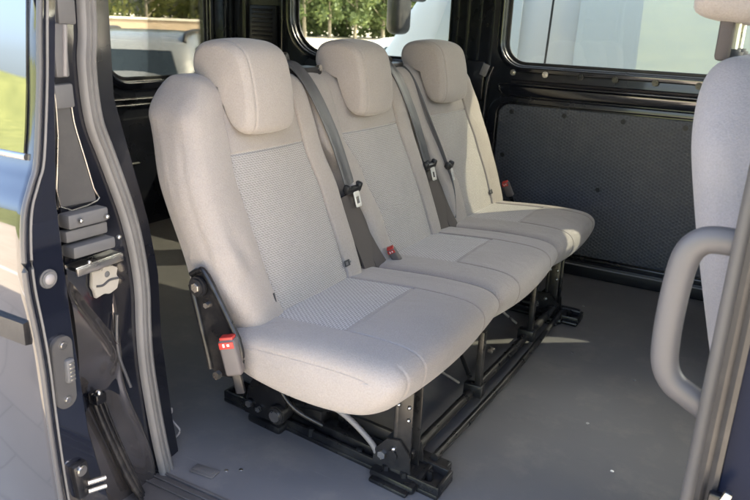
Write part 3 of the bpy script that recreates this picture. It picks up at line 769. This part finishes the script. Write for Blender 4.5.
# jamb furniture
mb = MB()
mb.box((-1.040, .812, .955), (.02, .034, .06), (0, 0, 0), .004)
mb.box((-1.038, .797, .885), (.012, .026, .085), (0, 0, 0), .004)
mb.box((-1.042, .800, .812), (.012, .036, .04), (.04, 0, 0), .004)
mb.build('jamb_cover', M['midgrey'], jb)
MB().tube([(-1.033, .807, .925), (-1.032, .802, .88), (-1.033, .799, .845)], .0045).build('jamb_rib', M['greyplastic'], jb)
mb = MB()
mb.prism([(.776, .835), (.812, .822), (.818, .756), (.835, .703), (.848, .648), (.850, .626), (.772, .628), (.782, .76)], 0, -1.046, -1.041, .001)
mb.build('jamb_plate', M['darkgrey'], jb)
MB().tube([(-1.039, .783, .83), (-1.039, .782, .75), (-1.039, .774, .63), (-1.038, .85, .627), (-1.039, .845, .65), (-1.039, .83, .71), (-1.039, .815, .77), (-1.039, .812, .822)], .0013, smooth=3).build('plate_edge', M['bright'], jb)
mb = MB()
mb.box((-1.030, .812, .606), (.030, .084, .026), (0, 0, 0), .005)
mb.box((-1.036, .815, .578), (.020, .088, .022), (0, 0, 0), .004)
mb.box((-1.028, .817, .552), (.034, .090, .022), (0, 0, 0), .005)
hb = mb.build('hinge_bracket', M['midgrey'], jb)
MB().box((-1.024, .822, .525), (.030, .100, .008), (.04, 0, 0), .002).box((-1.008, .822, .520), (.004, .100, .014), (.04, 0, 0), .001).build('bracket_lip', M['bright'], hb)
for (y, z) in ((.79, .607), (.845, .603), (.868, .56), (.80, .53), (.85, .525)): MB().sph((-1.010, y, z), .0045).build('bracket_screw', M['bright'], hb)
mb = MB().prism([(.826, .500), (.846, .497), (.850, .503), (.870, .500), (.884, .492), (.880, .478), (.886, .470), (.880, .452), (.862, .446), (.850, .450), (.830, .446), (.827, .462), (.822, .470)], 0, -1.044, -1.036, .0015)
st_ = mb.build('lock_cover', M['label'], jb)
MB().tube([(-1.0355, .832, .470), (-1.0350, .846, .468), (-1.0350, .862, .474), (-1.0355, .882, .472)], .0022).build('cover_groove', M['edge'], st_)
MB().sph((-1.036, .858, .486), .006, (.3, 1, 1)).build('cover_stud', M['midgrey'], st_)
# pressed and painted sheet under the label: a scooped channel with a swept ridge
def ss(a, b, x):
    t = max(0, min(1, (x-a)/(b-a))); return t*t*(3-2*t)
b2 = bmesh.new(); rows = []
for i in range(61):
    z = .505-.54*i/60
    y0_ = .772+.008*math.sin(i*.1); y1_ = (.884 if z > .3 else .884+.075*ss(.3, .0, z))
    row = []
    for j in range(31):
        u = j/30; y = y0_+(y1_-y0_)*u
        ridge = .785+.075*ss(.50, .33, z)-.02*ss(.33, .20, z)      # line of the swept ridge
        x = -1.047
        x += .014*ss(-.020, .022, ridge-y)*ss(.52, .44, z)*ss(.25, .33, z)
        x += .010*math.exp(-((z-.315)/.035)**2)*math.exp(-((y-.86)/.030)**2)
        x += .012*ss(.30, .10, z)*math.sin(math.pi*u)
        x += .006*math.exp(-((u-.93)/.05)**2)*ss(.5, .35, z)
        row.append(b2.verts.new((x, y, z)))
    rows.append(row)
for i in range(60):
    for j in range(30): b2.faces.new((rows[i][j], rows[i][j+1], rows[i+1][j+1], rows[i+1][j]))
ex = bmesh.ops.extrude_face_region(b2, geom=b2.faces[:])
for v in [g for g in ex['geom'] if isinstance(g, bmesh.types.BMVert)]: v.co.x = -1.056
bmesh.ops.recalc_face_normals(b2, faces=b2.faces[:])
mb = MB(); mb._add(b2); mb.build('jamb_pressing', M['polish'], jb, angle=80)
MB().tube([(-1.036, .874, .40), (-1.034, .868, .35), (-1.034, .872, .31), (-1.034, .884, .27), (-1.032, .892, .24)], .003).build('drain_tube', M['edge'], jb)
mb = MB()
mb.tube([(-1.025, .795, .275), (-1.020, .806, .215), (-1.012, .848, .075), (-1.005, .885, -.02)], .006)
mb.tube([(-1.028, .808, .262), (-1.022, .829, .176), (-1.015, .873, .037), (-1.01, .897, -.03)], .005)
mb.tube([(-1.032, .822, .255), (-1.028, .843, .17), (-1.02, .885, .03), (-1.015, .905, -.03)], .003)
mb.box((-1.02, .803, .262), (.024, .024, .022), (0, 0, 0), .004)
mb.build('track_arm', M['steel'], jb)
MB().sph((-1.012, .800, .275), .006).build('arm_pin', M['bright'], jb)

# rubber door seal following the doorway: rear edge, sill, front edge
def sealpath(x):
    return [(x, .850, 1.40), (x, .858, .97), (x, .850, .86), (x, .856, .77), (x, .876, .71), (x, .897, .65), (x, .918, .585), (x, .934, .51), (x, .942, .43), (x, .940, .35), (x, .942, .27), (x+.001, .951, .18), (x+.003, .962, .09), (x+.006, .972, .02), (x+.010, .978, -.03)]
sect = [(-.0165, -.006), (-.0165, .003), (-.012, .007), (-.0085, .0075), (-.006, .003), (-.003, .0075), (.003, .0085), (.0055, .003), (.009, .0075), (.013, .006), (.0165, .001), (.0165, -.006)]
MB().tube(sealpath(-1.038), .01, sect=sect, up=(1, 0, 0)).build('door_seal', M['seal'], van, angle=60)

# front edge of the doorway: pillar, seal, grab handle
mb = MB().prism([(-.002, 1.45), (.13, 1.45), (.13, -.30), (-.002, -.30)], 1, .915, .985, .012)
bp_ = mb.build('front_pillar', M['paint_out'], van)
MB().tube([(-.016, .955, 1.42), (-.018, .955, .9), (-.020, .952, .70), (-.021, .950, .5), (-.022, .948, .3), (-.024, .945, 0)], .0115, n=16).build('pillar_seal', M['seal2'], van)
MB().tube([(-.001, .905, 1.42), (-.002, .905, .7), (-.004, .900, .3), (-.004, .90, 0)], .009, sect=[(-.012, -.006), (-.012, .004), (-.006, .007), (0, .003), (.006, .007), (.012, .004), (.012, -.006)], up=(0, -1, 0)).build('pillar_trim', M['black'], bp_)
MB().cyl((-.030, .880, .372), (.012, .895, .374), .0055).cyl((-.034, .878, .372), (-.028, .880, .372), .008, bev=.001).box((.010, .892, .385), (.020, .014, .050), (0, 0, 0), .004).build('door_check_pin', M['steel'], bp_)
MB().box((.016, .886, .40), (.010, .012, .04), (0, .3, 0), .003).build('check_bracket', M['bright'], bp_)
MB().tube([(-.012, .975, .708), (-.050, .975, .708), (-.070, .975, .700), (-.082, .975, .678), (-.087, .975, .63), (-.088, .975, .57), (-.084, .975, .528), (-.070, .975, .503), (-.045, .975, .488), (-.010, .975, .470)], .0145, sect=[(math.cos(2*math.pi*k/20)*.018, math.sin(2*math.pi*k/20)*.0125) for k in range(20)], smooth=8, up=(0, 1, 0)).build('grab_handle', M['handle'], van)
# body side ahead of the doorway (front door), with window
fd = plate('front_door', [(.14, -.30), (1.25, -.30), (1.25, .78), (1.0, 1.44), (.14, 1.44)], [[(.24, .80), (1.05, .80), (.87, 1.36), (.24, 1.36)]], .05, .012, lambda u, v, w: (u, .905+w, v), M['paint_out'], van)
MB().prism([(.22, .78), (1.08, .78), (.88, 1.38), (.22, 1.38)], 1, .902, .907).build('window_pane', M['g_clear'], fd)
MB().prism([(1.0, -.02), (1.27, -.02), (1.27, .66), (1.16, .78), (1.04, .74), (1.0, .5)], 1, .96, 2.87, .02).build('dashboard', M['black'], van)
mb = MB(); mb.prism([(1.262, .80), (1.268, .80), (1.215, 1.43), (1.209, 1.43)], 1, .95, 2.88); mb.build('windscreen', M['g_clear'], van)

# ------------------------------------------------------------------ sliding door, slid back along the body
prof_o = [(1.42, .752), (1.20, .733), (.96, .702), (.82, .687), (.735, .673), (.70, .660), (.66, .644), (.60, .636), (.54, .636), (.47, .643), (.40, .648), (.29, .651), (.15, .658), (.0, .672), (-.15, .69), (-.32, .72)]
prof_i = [(-.32, .84), (.0, .79), (.09, .762), (.25, .731), (.45, .717), (.55, .712), (.67, .708), (.82, .722), (.96, .738), (1.42, .785)]
def outer_y(z):
    t = sorted(prof_o)
    for (a, u), (b, v) in zip(t, t[1:]):
        if a <= z <= b: return u+(v-u)*(z-a)/(b-a)
    return t[0][1] if z < t[0][0] else t[-1][1]
P2 = catmull([Vector((y, z, 0)) for z, y in prof_o], 6)+[Vector((y, z, 0)) for z, y in prof_i]
mb = MB(); b2 = bmesh.new(); rings = []
xs = [-.955, -.958, -.965, -1.1, -1.4, -1.7, -1.98]
for k, x in enumerate(xs):
    ins = (.004, .0012, 0, 0, 0, 0, 0)[k]
    c = Vector((.69, .5, 0))
    rings.append([b2.verts.new((x, p.x+(ins if p.x < .70 else -ins), p.y)) for p in P2])
for A, B in zip(rings, rings[1:]):
    n = len(A)
    for j in range(n): b2.faces.new((A[j], A[(j+1) % n], B[(j+1) % n], B[j]))
b2.faces.new(rings[0]); b2.faces.new(list(reversed(rings[-1]))); bmesh.ops.recalc_face_normals(b2, faces=b2.faces[:])
mb._add(b2); sd = mb.build('sliding_door', M['paint_door'], van, label='open sliding door of glossy navy paint')
# window glass on its outer face
mb = MB(); b2 = bmesh.new(); rows = []
for i in range(13):
    z = .742+i/12*.58
    rows.append([b2.verts.new((x, outer_y(z)-.004, z)) for x in (-.972, -1.3, -1.85)])
for i in range(12):
    for j in range(2): b2.faces.new((rows[i][j], rows[i][j+1], rows[i+1][j+1], rows[i+1][j]))
ex = bmesh.ops.extrude_face_region(b2, geom=b2.faces[:])
for v in [g for g in ex['geom'] if isinstance(g, bmesh.types.BMVert)]: v.co.y += .003
bmesh.ops.recalc_face_normals(b2, faces=b2.faces[:])
mb._add(b2); mb.build('window_pane', M['g_door'], sd)
MB().tube([(-.965, outer_y(.738)-.004, .738), (-1.2, outer_y(.738)-.004, .738), (-1.86, outer_y(.738)-.004, .738)], .005).build('window_moulding', M['bright'], sd)
MB().tube([(-.964, outer_y(.465)-.001, .465), (-1.3, outer_y(.465)-.001, .465), (-1.96, outer_y(.465)-.001, .465)], .01, sect=[(-.020, -.004), (-.018, .008), (.018, .008), (.020, -.004)], up=(0, -1, 0)).build('side_moulding', M['black'], sd)
# rubber beads down its leading edge
zz = [1.40, 1.2, .96, .85, .735, .70, .66, .60, .54, .47, .40, .29, .15, 0, -.15, -.3]
MB().tube([(-.950, outer_y(z)+.002, z) for z in zz], .0045, n=12, smooth=4).build('edge_rubber', M['edge'], sd)
MB().tube([(-.953, outer_y(z)+.017, z) for z in zz], .0022, n=10, smooth=4).build('edge_rubber', M['seal'], sd)
lp = MB().prism(rrect(.668, .318, .706, .447, .018), 0, -.957, -.947, .003).build('latch_plate', M['darkgrey'], sd)
MB().box((-.945, .694, .385), (.012, .016, .042), (0, 0, 0), .004).build('latch_housing', M['midgrey'], lp)
mb = MB()
for k in range(5): mb.box((-.938, .694, .371+k*.007), (.004, .009, .003), (0, 0, 0), .001)
mb.build('latch_contact', M['bright'], lp)
for z in (.432, .334): MB().cyl((-.948, .687, z), (-.943, .687, z), .006, n=12, bev=.001).build('latch_screw', M['bright'], lp)
MB().cyl((-.957, .678, .547), (-.950, .678, .547), .0155, bev=.003).build('grommet', M['midgrey'], sd)
MB().sph((-.951, .678, .547), .009, (.5, 1, 1)).build('grommet_plug', M['greyplastic'], sd)
lk = MB().box((-.950, .700, .172), (.018, .030, .070), (.1, 0, 0), .006).build('lock_striker', M['steel'], sd)
MB().cyl((-.945, .696, .195), (-.936, .696, .195), .010, n=12, bev=.002).cyl((-.940, .705, .165), (-.930, .735, .163), .005).cyl((-.940, .705, .148), (-.930, .735, .146), .005).build('striker_pin', M['bright'], lk)
# step moulding below the doorway so the inside of the sill reads as painted steel

# ------------------------------------------------------------------ FRONT SEAT (nearest the doorway)
fs = empty('front_seat', (.12, 1.38, 0), 'pale cool-grey cloth front seat seen from behind at the right edge', 'front seat')
def flean(a, b, y):          # a = depth towards the front; rear face leans back with height
    return (-.020-(b-.43)*.235+a, y, b)
fprof = [(.01, .30), (-.004, .40), (-.010, .55), (-.014, .70), (-.010, .82), (.010, .895), (.050, .925), (.095, .915), (.135, .87), (.150, .75), (.145, .55), (.14, .36), (.12, .30), (.06, .28)]
soft('backrest', fprof, lerp_tab([(.3, 1.13), (.6, 1.10), (.78, 1.105), (.93, 1.17)]), lerp_tab([(.3, 1.60), (.6, 1.63), (.78, 1.62), (.93, 1.56)]), (M['fabric_cool'],), fs, (.05, .06, .07), (.05, .06, .07), flean, seams=(.12, .88), hseams=(.62,))
soft('seat_cushion', [(.0, .30), (.02, .24), (.2, .22), (.45, .23), (.52, .29), (.50, .36), (.40, .385), (.2, .37), (.05, .36)], 1.12, 1.62, (M['fabric_cool'],), fs, (.04, .04, .05), (.04, .04, .05))
soft('headrest', [(-.155, 1.00), (-.150, .985), (-.12, .975), (-.06, .975), (-.04, 1.0), (-.045, 1.10), (-.06, 1.16), (-.10, 1.175), (-.14, 1.16), (-.155, 1.08)], 1.205, 1.47, (M['fabric'],), fs, (.02, .03, .03), (.02, .03, .03))
for y in (1.285, 1.40):
    MB().cyl((-.095, y, .90), (-.095, y, .99), .0065).build('headrest_post', M['bright'], fs)
    MB().cyl((-.095, y, .915), (-.095, y, .935), .016, bev=.004).build('post_guide', M['midgrey'], fs)
MB().box((-.105, 1.245, .955), (.02, .030, .075), (0, 0, 0), .006).build('post_cover', M['beltpad'], fs)
MB().prism([(.03, .0), (.50, .0), (.46, .23), (.08, .23)], 1, 1.20, 1.55, .02).build('seat_base', M['black'], fs)

ds_ = empty('front_seat', (.25, 2.45, 0), 'second front seat by the far window, unseen, added to block sun on the floor', 'front seat')  # unseen seat added to keep window sun off the floor
soft('backrest', fprof, 2.20, 2.70, (M['fabric_cool'],), ds_, (.05, .06, .07), (.05, .06, .07), lambda a, b, y: flean(a, b, y) if 0 else (.10-(b-.43)*.235+a, y, b), seams=(.12, .88), ds=.02, dv=.03)
soft('seat_cushion', [(.12, .30), (.14, .24), (.32, .22), (.57, .23), (.64, .29), (.62, .36), (.52, .385), (.32, .37), (.17, .36)], 2.20, 2.70, (M['fabric_cool'],), ds_, (.04, .04, .05), (.04, .04, .05), ds=.02, dv=.03)
MB().prism([(.15, .0), (.62, .0), (.58, .23), (.20, .23)], 1, 2.25, 2.65, .02).build('seat_base', M['black'], ds_)

# ------------------------------------------------------------------ OUTSIDE
GZ = -.62
def sheet(name, pts, z, m, kind='structure'):
    me = bpy.data.meshes.new(name); me.from_pydata([(x, y, (z if not callable(z) else z(x, y))) for x, y in pts], [], [tuple(range(len(pts)))]); me.update()
    o = link(name, me, None, (m,), False); o['kind'] = kind; return o
sheet('pavement', [(-400, -400), (400, -400), (400, 400), (-400, 400)], GZ, ground_mat('pale_paving', 'pave'))
mp = mat('worn_white_line', (.72, .72, .70), .7, var=.1, vscale=5)
sheet('parking_line', [(-9, -1.7), (2.5, -1.7), (2.5, -1.58), (-9, -1.58)], GZ+.004, mp)
sheet('parking_line', [(-4.1, -1.58), (-3.98, -1.58), (-3.98, 3.2), (-4.1, 3.2)], GZ+.004, mp)
# grass bank on the doorway side
bm = bmesh.new(); nx, ny = 60, 30; rows = []
for j in range(ny+1):
    v = j/ny; y = -9-80*v
    row = []
    for i in range(nx+1):
        x = -110+170*i/nx
        z = GZ-.05+5.2*min(1, v*2.2)**1.3+.25*math.sin(x*.21+v*9)*min(1, v*3)+random.uniform(-.05, .05)*min(1, v*4)+1.6*v
        row.append(bm.verts.new((x, y+1.2*math.sin(x*.15), z)))
    rows.append(row)
for j in range(ny):
    for i in range(nx): bm.faces.new((rows[j][i], rows[j][i+1], rows[j+1][i+1], rows[j+1][i]))
bmesh.ops.recalc_face_normals(bm, faces=bm.faces[:])
me = bpy.data.meshes.new('grass_bank'); bm.to_mesh(me); bm.free()
o = link('grass_bank', me, None, (ground_mat('sunlit_grass', 'grass'),)); o['kind'] = 'structure'
for p in me.polygons:
    if p.normal.z < 0: me.flip_normals(); break

# trees beyond the car park
def tree(loc, h, r, m, label, n=2600, leaf=.20, group='trees along the edge of the car park', trunk_h=None, cat='tree', name='tree'):
    t = empty(name, loc, label, cat, group)
    L0 = Vector(loc); rnd = random.Random(int(loc[0]*13+loc[1]*7))
    th = trunk_h if trunk_h is not None else h*.3
    mb = MB()
    bend = Vector((rnd.uniform(-.3, .3), rnd.uniform(-.3, .3), 0))
    for k in range(4):
        a = L0+bend*(k/4)+Vector((0, 0, h*.75*k/4)); b = L0+bend*((k+1)/4)+Vector((0, 0, h*.75*(k+1)/4))
        mb.cyl(a, b, .16*h/9*(1-k*.2), .16*h/9*(1-(k+1)*.2), n=8)
    for k in range(7):
        z = th+(h*.8-th)*k/7; a = rnd.uniform(0, 6.28)
        p = L0+Vector((0, 0, z)); mb.cyl(p, p+Vector((math.cos(a)*r*.7, math.sin(a)*r*.7, r*.4)), .06, .02, n=6)
    mb.build('trunk', M['bark'], t)
    V = []; F = []
    cl = []
    for k in range(34):
        u = rnd.random(); z = th*.8+(h-th*.8)*u; rr = r*(1-.75*abs(u-.4)**1.4)*rnd.uniform(.2, 1); a = rnd.uniform(0, 6.28)
        cl.append((Vector((math.cos(a)*rr, math.sin(a)*rr, z)), rnd.uniform(.3, .62)*r*.62))
    for i in range(n):
        c, cr = rnd.choice(cl)
        d = Vector((rnd.gauss(0, 1), rnd.gauss(0, 1), rnd.gauss(0, 1))).normalized()*cr*rnd.uniform(.35, 1.1)
        p = L0+c+d; s_ = leaf*rnd.uniform(.5, 1.3)
        u = Vector((rnd.gauss(0, 1), rnd.gauss(0, 1), rnd.gauss(0, 1))).normalized(); w = u.orthogonal().normalized()
        b0 = len(V); V += [p-u*s_, p+w*s_*.55, p+u*s_, p-w*s_*.55]; F.append((b0, b0+1, b0+2, b0+3))
    me = bpy.data.meshes.new('crown'); me.from_pydata(V, [], F); me.update()
    link('crown', me, t, (m,), False)
    return t
kinds = [
    'yellow-green leafy tree seen through the rear door window', 'mid-green tree with a slim pale trunk seen through the far rear side window']
rng = random.Random(3)
# through the rear door: close row, leafy to the ground
for k in range(7):
    x = -34-2.0*(k % 2); b_ = .80+.075*k
    tree((x, -x*b_, GZ), rng.uniform(6, 8), rng.uniform(2.2, 2.9), M['leaf1'], 'bushy yellow-green tree behind the low cream wall', n=3600, leaf=.15, trunk_h=.5, group='bushy trees behind the low wall')
for k in range(9):
    x = -40+1.2*k; y = 52+2.6*k+rng.uniform(-1, 1)
    tree((x, y, GZ), rng.uniform(9, 12), rng.uniform(2.6, 3.3), M['leaf2'], 'taller green tree with a bare pale trunk in the far tree line', n=3000, leaf=.22, trunk_h=1.9, group='trees with bare pale trunks in the far tree line')
for k in range(10):
    x = -44+1.7*k; y = 60+2.6*k
    tree((x, y, GZ), rng.uniform(7, 10), 3.6, M['leaf2'], 'dense green tree at the back of the far tree line', n=3200, leaf=.26, trunk_h=.6, group='dense trees at the back of the far tree line')

# low wall in front of the trees
wl = empty('low_wall', (-24, 24, GZ), 'long low cream wall with a white coping in front of the bushy trees', 'wall')
A = Vector((-25, 21.6, 0)); B = Vector((-22.0, 28.8, 0)); d = (B-A).normalized(); ang = math.atan2(d.y, d.x); mid = (A+B)/2
MB().box((mid.x, mid.y, GZ+.62), ((B-A).length, .2, 1.24), (0, 0, ang), .01).build('wall_body', M['render'], wl)
mb = MB(); mb.box((mid.x-d.x*2.2, mid.y-d.y*2.2, GZ+1.30), ((B-A).length+4.5, .32, .10), (0, 0, ang), .01)
mb.build('coping', M['coping'], wl)

# ---- cars
def loft(stations, parent, m, name='body'):
    b = bmesh.new(); rings = []
    for (x, zb, zm, zt, wm, wt) in stations:
        half = [(wm*.93, zb), (wm, zb+.12), (wm*1.0, (zb+zm)/2+.05), (wm*.985, zm-.03), (wm*.96, zm), (wt+.02, zt-.09), (wt*.93, zt-.02), (wt*.6, zt)]
        ring = [b.verts.new((x, y, z)) for y, z in half]+[b.verts.new((x, -y, z)) for y, z in reversed(half)]
        rings.append(ring)
    n = len(rings[0])
    for A_, B_ in zip(rings, rings[1:]):
        for j in range(n): b.faces.new((A_[j], A_[(j+1) % n], B_[(j+1) % n], B_[j]))
    b.faces.new(rings[0]); b.faces.new(list(reversed(rings[-1])))
    bmesh.ops.recalc_face_normals(b, faces=b.faces[:])
    me = bpy.data.meshes.new(name); b.to_mesh(me); b.free()
    o = bpy.data.objects.new(name, me); COL.objects.link(o); me.materials.append(m); me.shade_smooth(); o.parent = parent
    sm = o.modifiers.new('s', 'SUBSURF'); sm.levels = 2; sm.render_levels = 2
    return o
def lmesh(name, mb, m, parent):
    me = bpy.data.meshes.new(name); mb.bm.to_mesh(me); mb.bm.free()
    o = bpy.data.objects.new(name, me); COL.objects.link(o); me.materials.append(m); me.shade_smooth(); me.set_sharp_from_angle(angle=R(40)); o.parent = parent
    return o
def pane(pts, m, parent, th=.02, name='window'):
    b = bmesh.new(); vs = [b.verts.new(p) for p in pts]; b.faces.new(vs)
    bmesh.ops.subdivide_edges(b, edges=b.edges[:], cuts=3, use_grid_fill=True)
    ex = bmesh.ops.extrude_face_region(b, geom=b.faces[:]); nrm = (Vector(pts[1])-Vector(pts[0])).cross(Vector(pts[2])-Vector(pts[0])).normalized()
    for v in [g for g in ex['geom'] if isinstance(g, bmesh.types.BMVert)]: v.co += nrm*th
    bmesh.ops.recalc_face_normals(b, faces=b.faces[:])
    mb = MB(); mb._add(b); return lmesh(name, mb, m, parent)
def wheels(parent, xs_, w, r=.32):
    for x in xs_:
        for s_ in (-1, 1):
            y = s_*(w-.10)
            t = lmesh('wheel', MB().cyl((x, y-.10, r), (x, y+.10, r), r, n=32, bev=.03), M['tyre'], parent)
            lmesh('rim', MB().cyl((x, y+s_*.07, r), (x, y+s_*.108, r), r*.62, n=24, bev=.01), M['silver'], t)

# silver hatchback behind the van (its tail towards us)
hc = empty('silver_car', (-7.0, 6.8, GZ), 'silver estate car with dark roof rails parked behind the rear window', 'car')
hc.rotation_euler = (0, 0, R(-52))
K = .96
hst = [(-2.1, .30, .72, .80, .70, .60), (-1.95, .25, .80, .88, .84, .66), (-1.1, .22, .88, .98, .88, .70), (-.45, .22, .92, 1.38, .89, .60), (.2, .22, .93, 1.45, .89, .62), (1.2, .22, .94, 1.43, .89, .61), (1.75, .25, .95, 1.34, .87, .58), (2.0, .30, .93, 1.06, .84, .60), (2.08, .34, .80, .86, .78, .6)]
loft([tuple([s_[0]]+[v*K for v in s_[1:]]) for s_ in hst], hc, M['silver'])
pane([(2.035, -.56, .90), (2.035, .50, .90), (1.86, .40, 1.20), (1.86, -.46, 1.20)], M['carglass'], hc, .012, 'rear_window')
for s_ in (-1, 1):
    pane([(.25, s_*.835, .89), (1.65, s_*.825, .90), (1.45, s_*.62, 1.24), (.35, s_*.63, 1.28)][::s_], M['carglass'], hc, .014)
    pane([(-.95, s_*.82, .87), (.18, s_*.835, .89), (.18, s_*.63, 1.28), (-.30, s_*.62, 1.24)][::s_], M['carglass'], hc, .014)
    lmesh('roof_rail', MB().tube([(-.35, s_*.50, 1.31), (-.2, s_*.50, 1.37), (1.3, s_*.50, 1.37), (1.55, s_*.50, 1.28)], .022), M['black'], hc)
    lmesh('tail_light', MB().box((2.00, s_*.70, .80), (.06, .18, .20), (0, 0, 0), .02), M['red'], hc)
pane([(-1.02, -.60, .90), (-1.02, .60, .90), (-.55, .52, 1.26), (-.55, -.52, 1.26)][::-1], M['carglass'], hc, .014, 'windscreen')
wheels(hc, (-1.3, 1.3), .83, .30)

# white van parked alongside, nose towards the rear of ours
wv = empty('white_van', (.13, 5.02, GZ), 'large white van parked alongside beyond the far windows', 'van')
wst = [(-3.15, .35, .80, .90, .80, .70), (-3.0, .25, .98, 1.08, .94, .78), (-2.65, .22, 1.10, 1.24, .99, .84), (-2.42, .22, 1.18, 1.45, 1.0, .86), (-2.15, .22, 1.20, 1.95, 1.0, .86), (-1.7, .22, 1.22, 2.15, 1.0, .88), (0, .22, 1.22, 2.2, 1.0, .90), (2.2, .22, 1.22, 2.2, 1.0, .90), (2.5, .3, 1.2, 2.1, .98, .88)]
loft(wst, wv, M['white'])
def vside(x, z):   # side surface of the van body
    t = max(0, min(1, (z-1.22)/.86)); return -(.965+(.915-.965)*t)-.012
for (x0, x1, xt) in ((-2.10, -1.52, -1.92), (-1.20, -.25, -1.20), (-.02, 1.1, -.02), (1.3, 2.2, 1.3)):
    pane([(x0, vside(0, 1.27), 1.27), (x1, vside(0, 1.27), 1.27), (x1, vside(0, 1.88), 1.88), (xt, vside(0, 1.88), 1.88)], M['vanglass'], wv, .010)
mb = MB()
for x in (-1.36,): mb.box((x, -1.004, .75), (.008, .02, .9), (0, 0, 0), .002)
mb.tube([(-1.375, -1.012, .4), (-1.375, -1.012, 1.0), (-1.355, -.985, 1.3), (-1.345, -.955, 1.9)], .006)
mb.tube([(-1.15, -.99, 1.24), (-.2, -.99, 1.24)], .01)
lmesh('door_gap', mb, M['black'], wv)
pane([(-2.43, -.72, 1.34), (-2.43, .72, 1.34), (-2.06, .66, 1.9), (-2.06, -.66, 1.9)][::-1], M['vanglass'], wv, .03, 'windscreen')
mi = lmesh('wing_mirror', MB().box((-2.16, -1.20, 1.66), (.10, .17, .30), (0, 0, 0), .045, 4).box((-2.12, -1.07, 1.72), (.05, .20, .05), (0, 0, 0), .02), M['black'], wv)
wheels(wv, (-2.2, 1.6), .93, .34)

# white saloon farther off, red lamp showing over the sill
wc = empty('white_car', (-4.4, 9.5, GZ), 'low white saloon car parked crosswise beyond the nose of the white van', 'car')
wc.rotation_euler = (0, 0, R(211))
loft([(-2.2, .30, .68, .76, .70, .60), (-2.0, .22, .78, .88, .84, .66), (-1.0, .2, .88, .97, .88, .70), (-.4, .2, .90, 1.32, .88, .58), (.3, .2, .91, 1.42, .88, .60), (.9, .2, .92, 1.38, .88, .58), (1.6, .22, .95, 1.02, .87, .64), (2.2, .28, .92, .98, .82, .62), (2.3, .34, .8, .86, .76, .6)], wc, M['white'])
for s_ in (-1, 1):
    pane([(-.75, s_*.85, .93), (1.2, s_*.85, .95), (.75, s_*.62, 1.28), (-.28, s_*.62, 1.26)][::s_], M['carglass'], wc, .014)
    lmesh('tail_light', MB().box((2.22, s_*.66, .80), (.10, .22, .16), (0, 0, 0), .02), M['red'], wc)
wheels(wc, (-1.35, 1.35), .84, .31)

# ------------------------------------------------------------------ light
w = bpy.data.worlds.new('World'); scene.world = w; w.use_nodes = True
nt = w.node_tree; bg = nt.nodes['Background']; sky = nt.nodes.new('ShaderNodeTexSky'); sky.sky_type = 'NISHITA'; sky.sun_disc = False
SD = Vector((1.05, 1.0, 1.20)).normalized()
sky.sun_elevation = math.asin(SD.z); sky.sun_rotation = math.atan2(SD.x, SD.y); sky.dust_density = 5.0; sky.air_density = .7; sky.ozone_density = .3
bg.inputs['Strength'].default_value = .15
nt.links.new(sky.outputs[0], bg.inputs['Color'])
sl = bpy.data.lights.new('sun', 'SUN'); sl.energy = 4.2; sl.angle = R(.5); sl.color = (1, .87, .68)
so = bpy.data.objects.new('sun', sl); COL.objects.link(so); so.rotation_euler = SD.to_track_quat('Z', 'Y').to_euler(); so.location = (0, 0, 10)

# ------------------------------------------------------------------ camera (solved from the photo's vanishing points)
f = 723.913
ax = -Vector((-984-375, -40-250, f)).normalized(); ay = Vector((805-375, 42-250, f)).normalized(); az = ax.cross(ay)
right = Vector((ax.x, ay.x, az.x)); down = Vector((ax.y, ay.y, az.y)); fwd = Vector((ax.z, ay.z, az.z))
cam = bpy.data.cameras.new('camera'); cam.sensor_width = 36; cam.lens = f/750*36; cam.clip_start = .05; cam.clip_end = 2000
co = bpy.data.objects.new('camera', cam); COL.objects.link(co)
m3 = Matrix((right, -down, -fwd)).transposed(); co.matrix_world = Matrix.Translation((0, 0, .95)) @ m3.to_4x4()
cam.dof.use_dof = True; cam.dof.focus_distance = 1.75; cam.dof.aperture_fstop = 9
scene.camera = co
scene.view_settings.view_transform = 'Standard'; scene.view_settings.look = 'None'; scene.view_settings.gamma = 1
scene.view_settings.exposure = 2.95
scene.cycles.max_bounces = 12; scene.cycles.transparent_max_bounces = 16
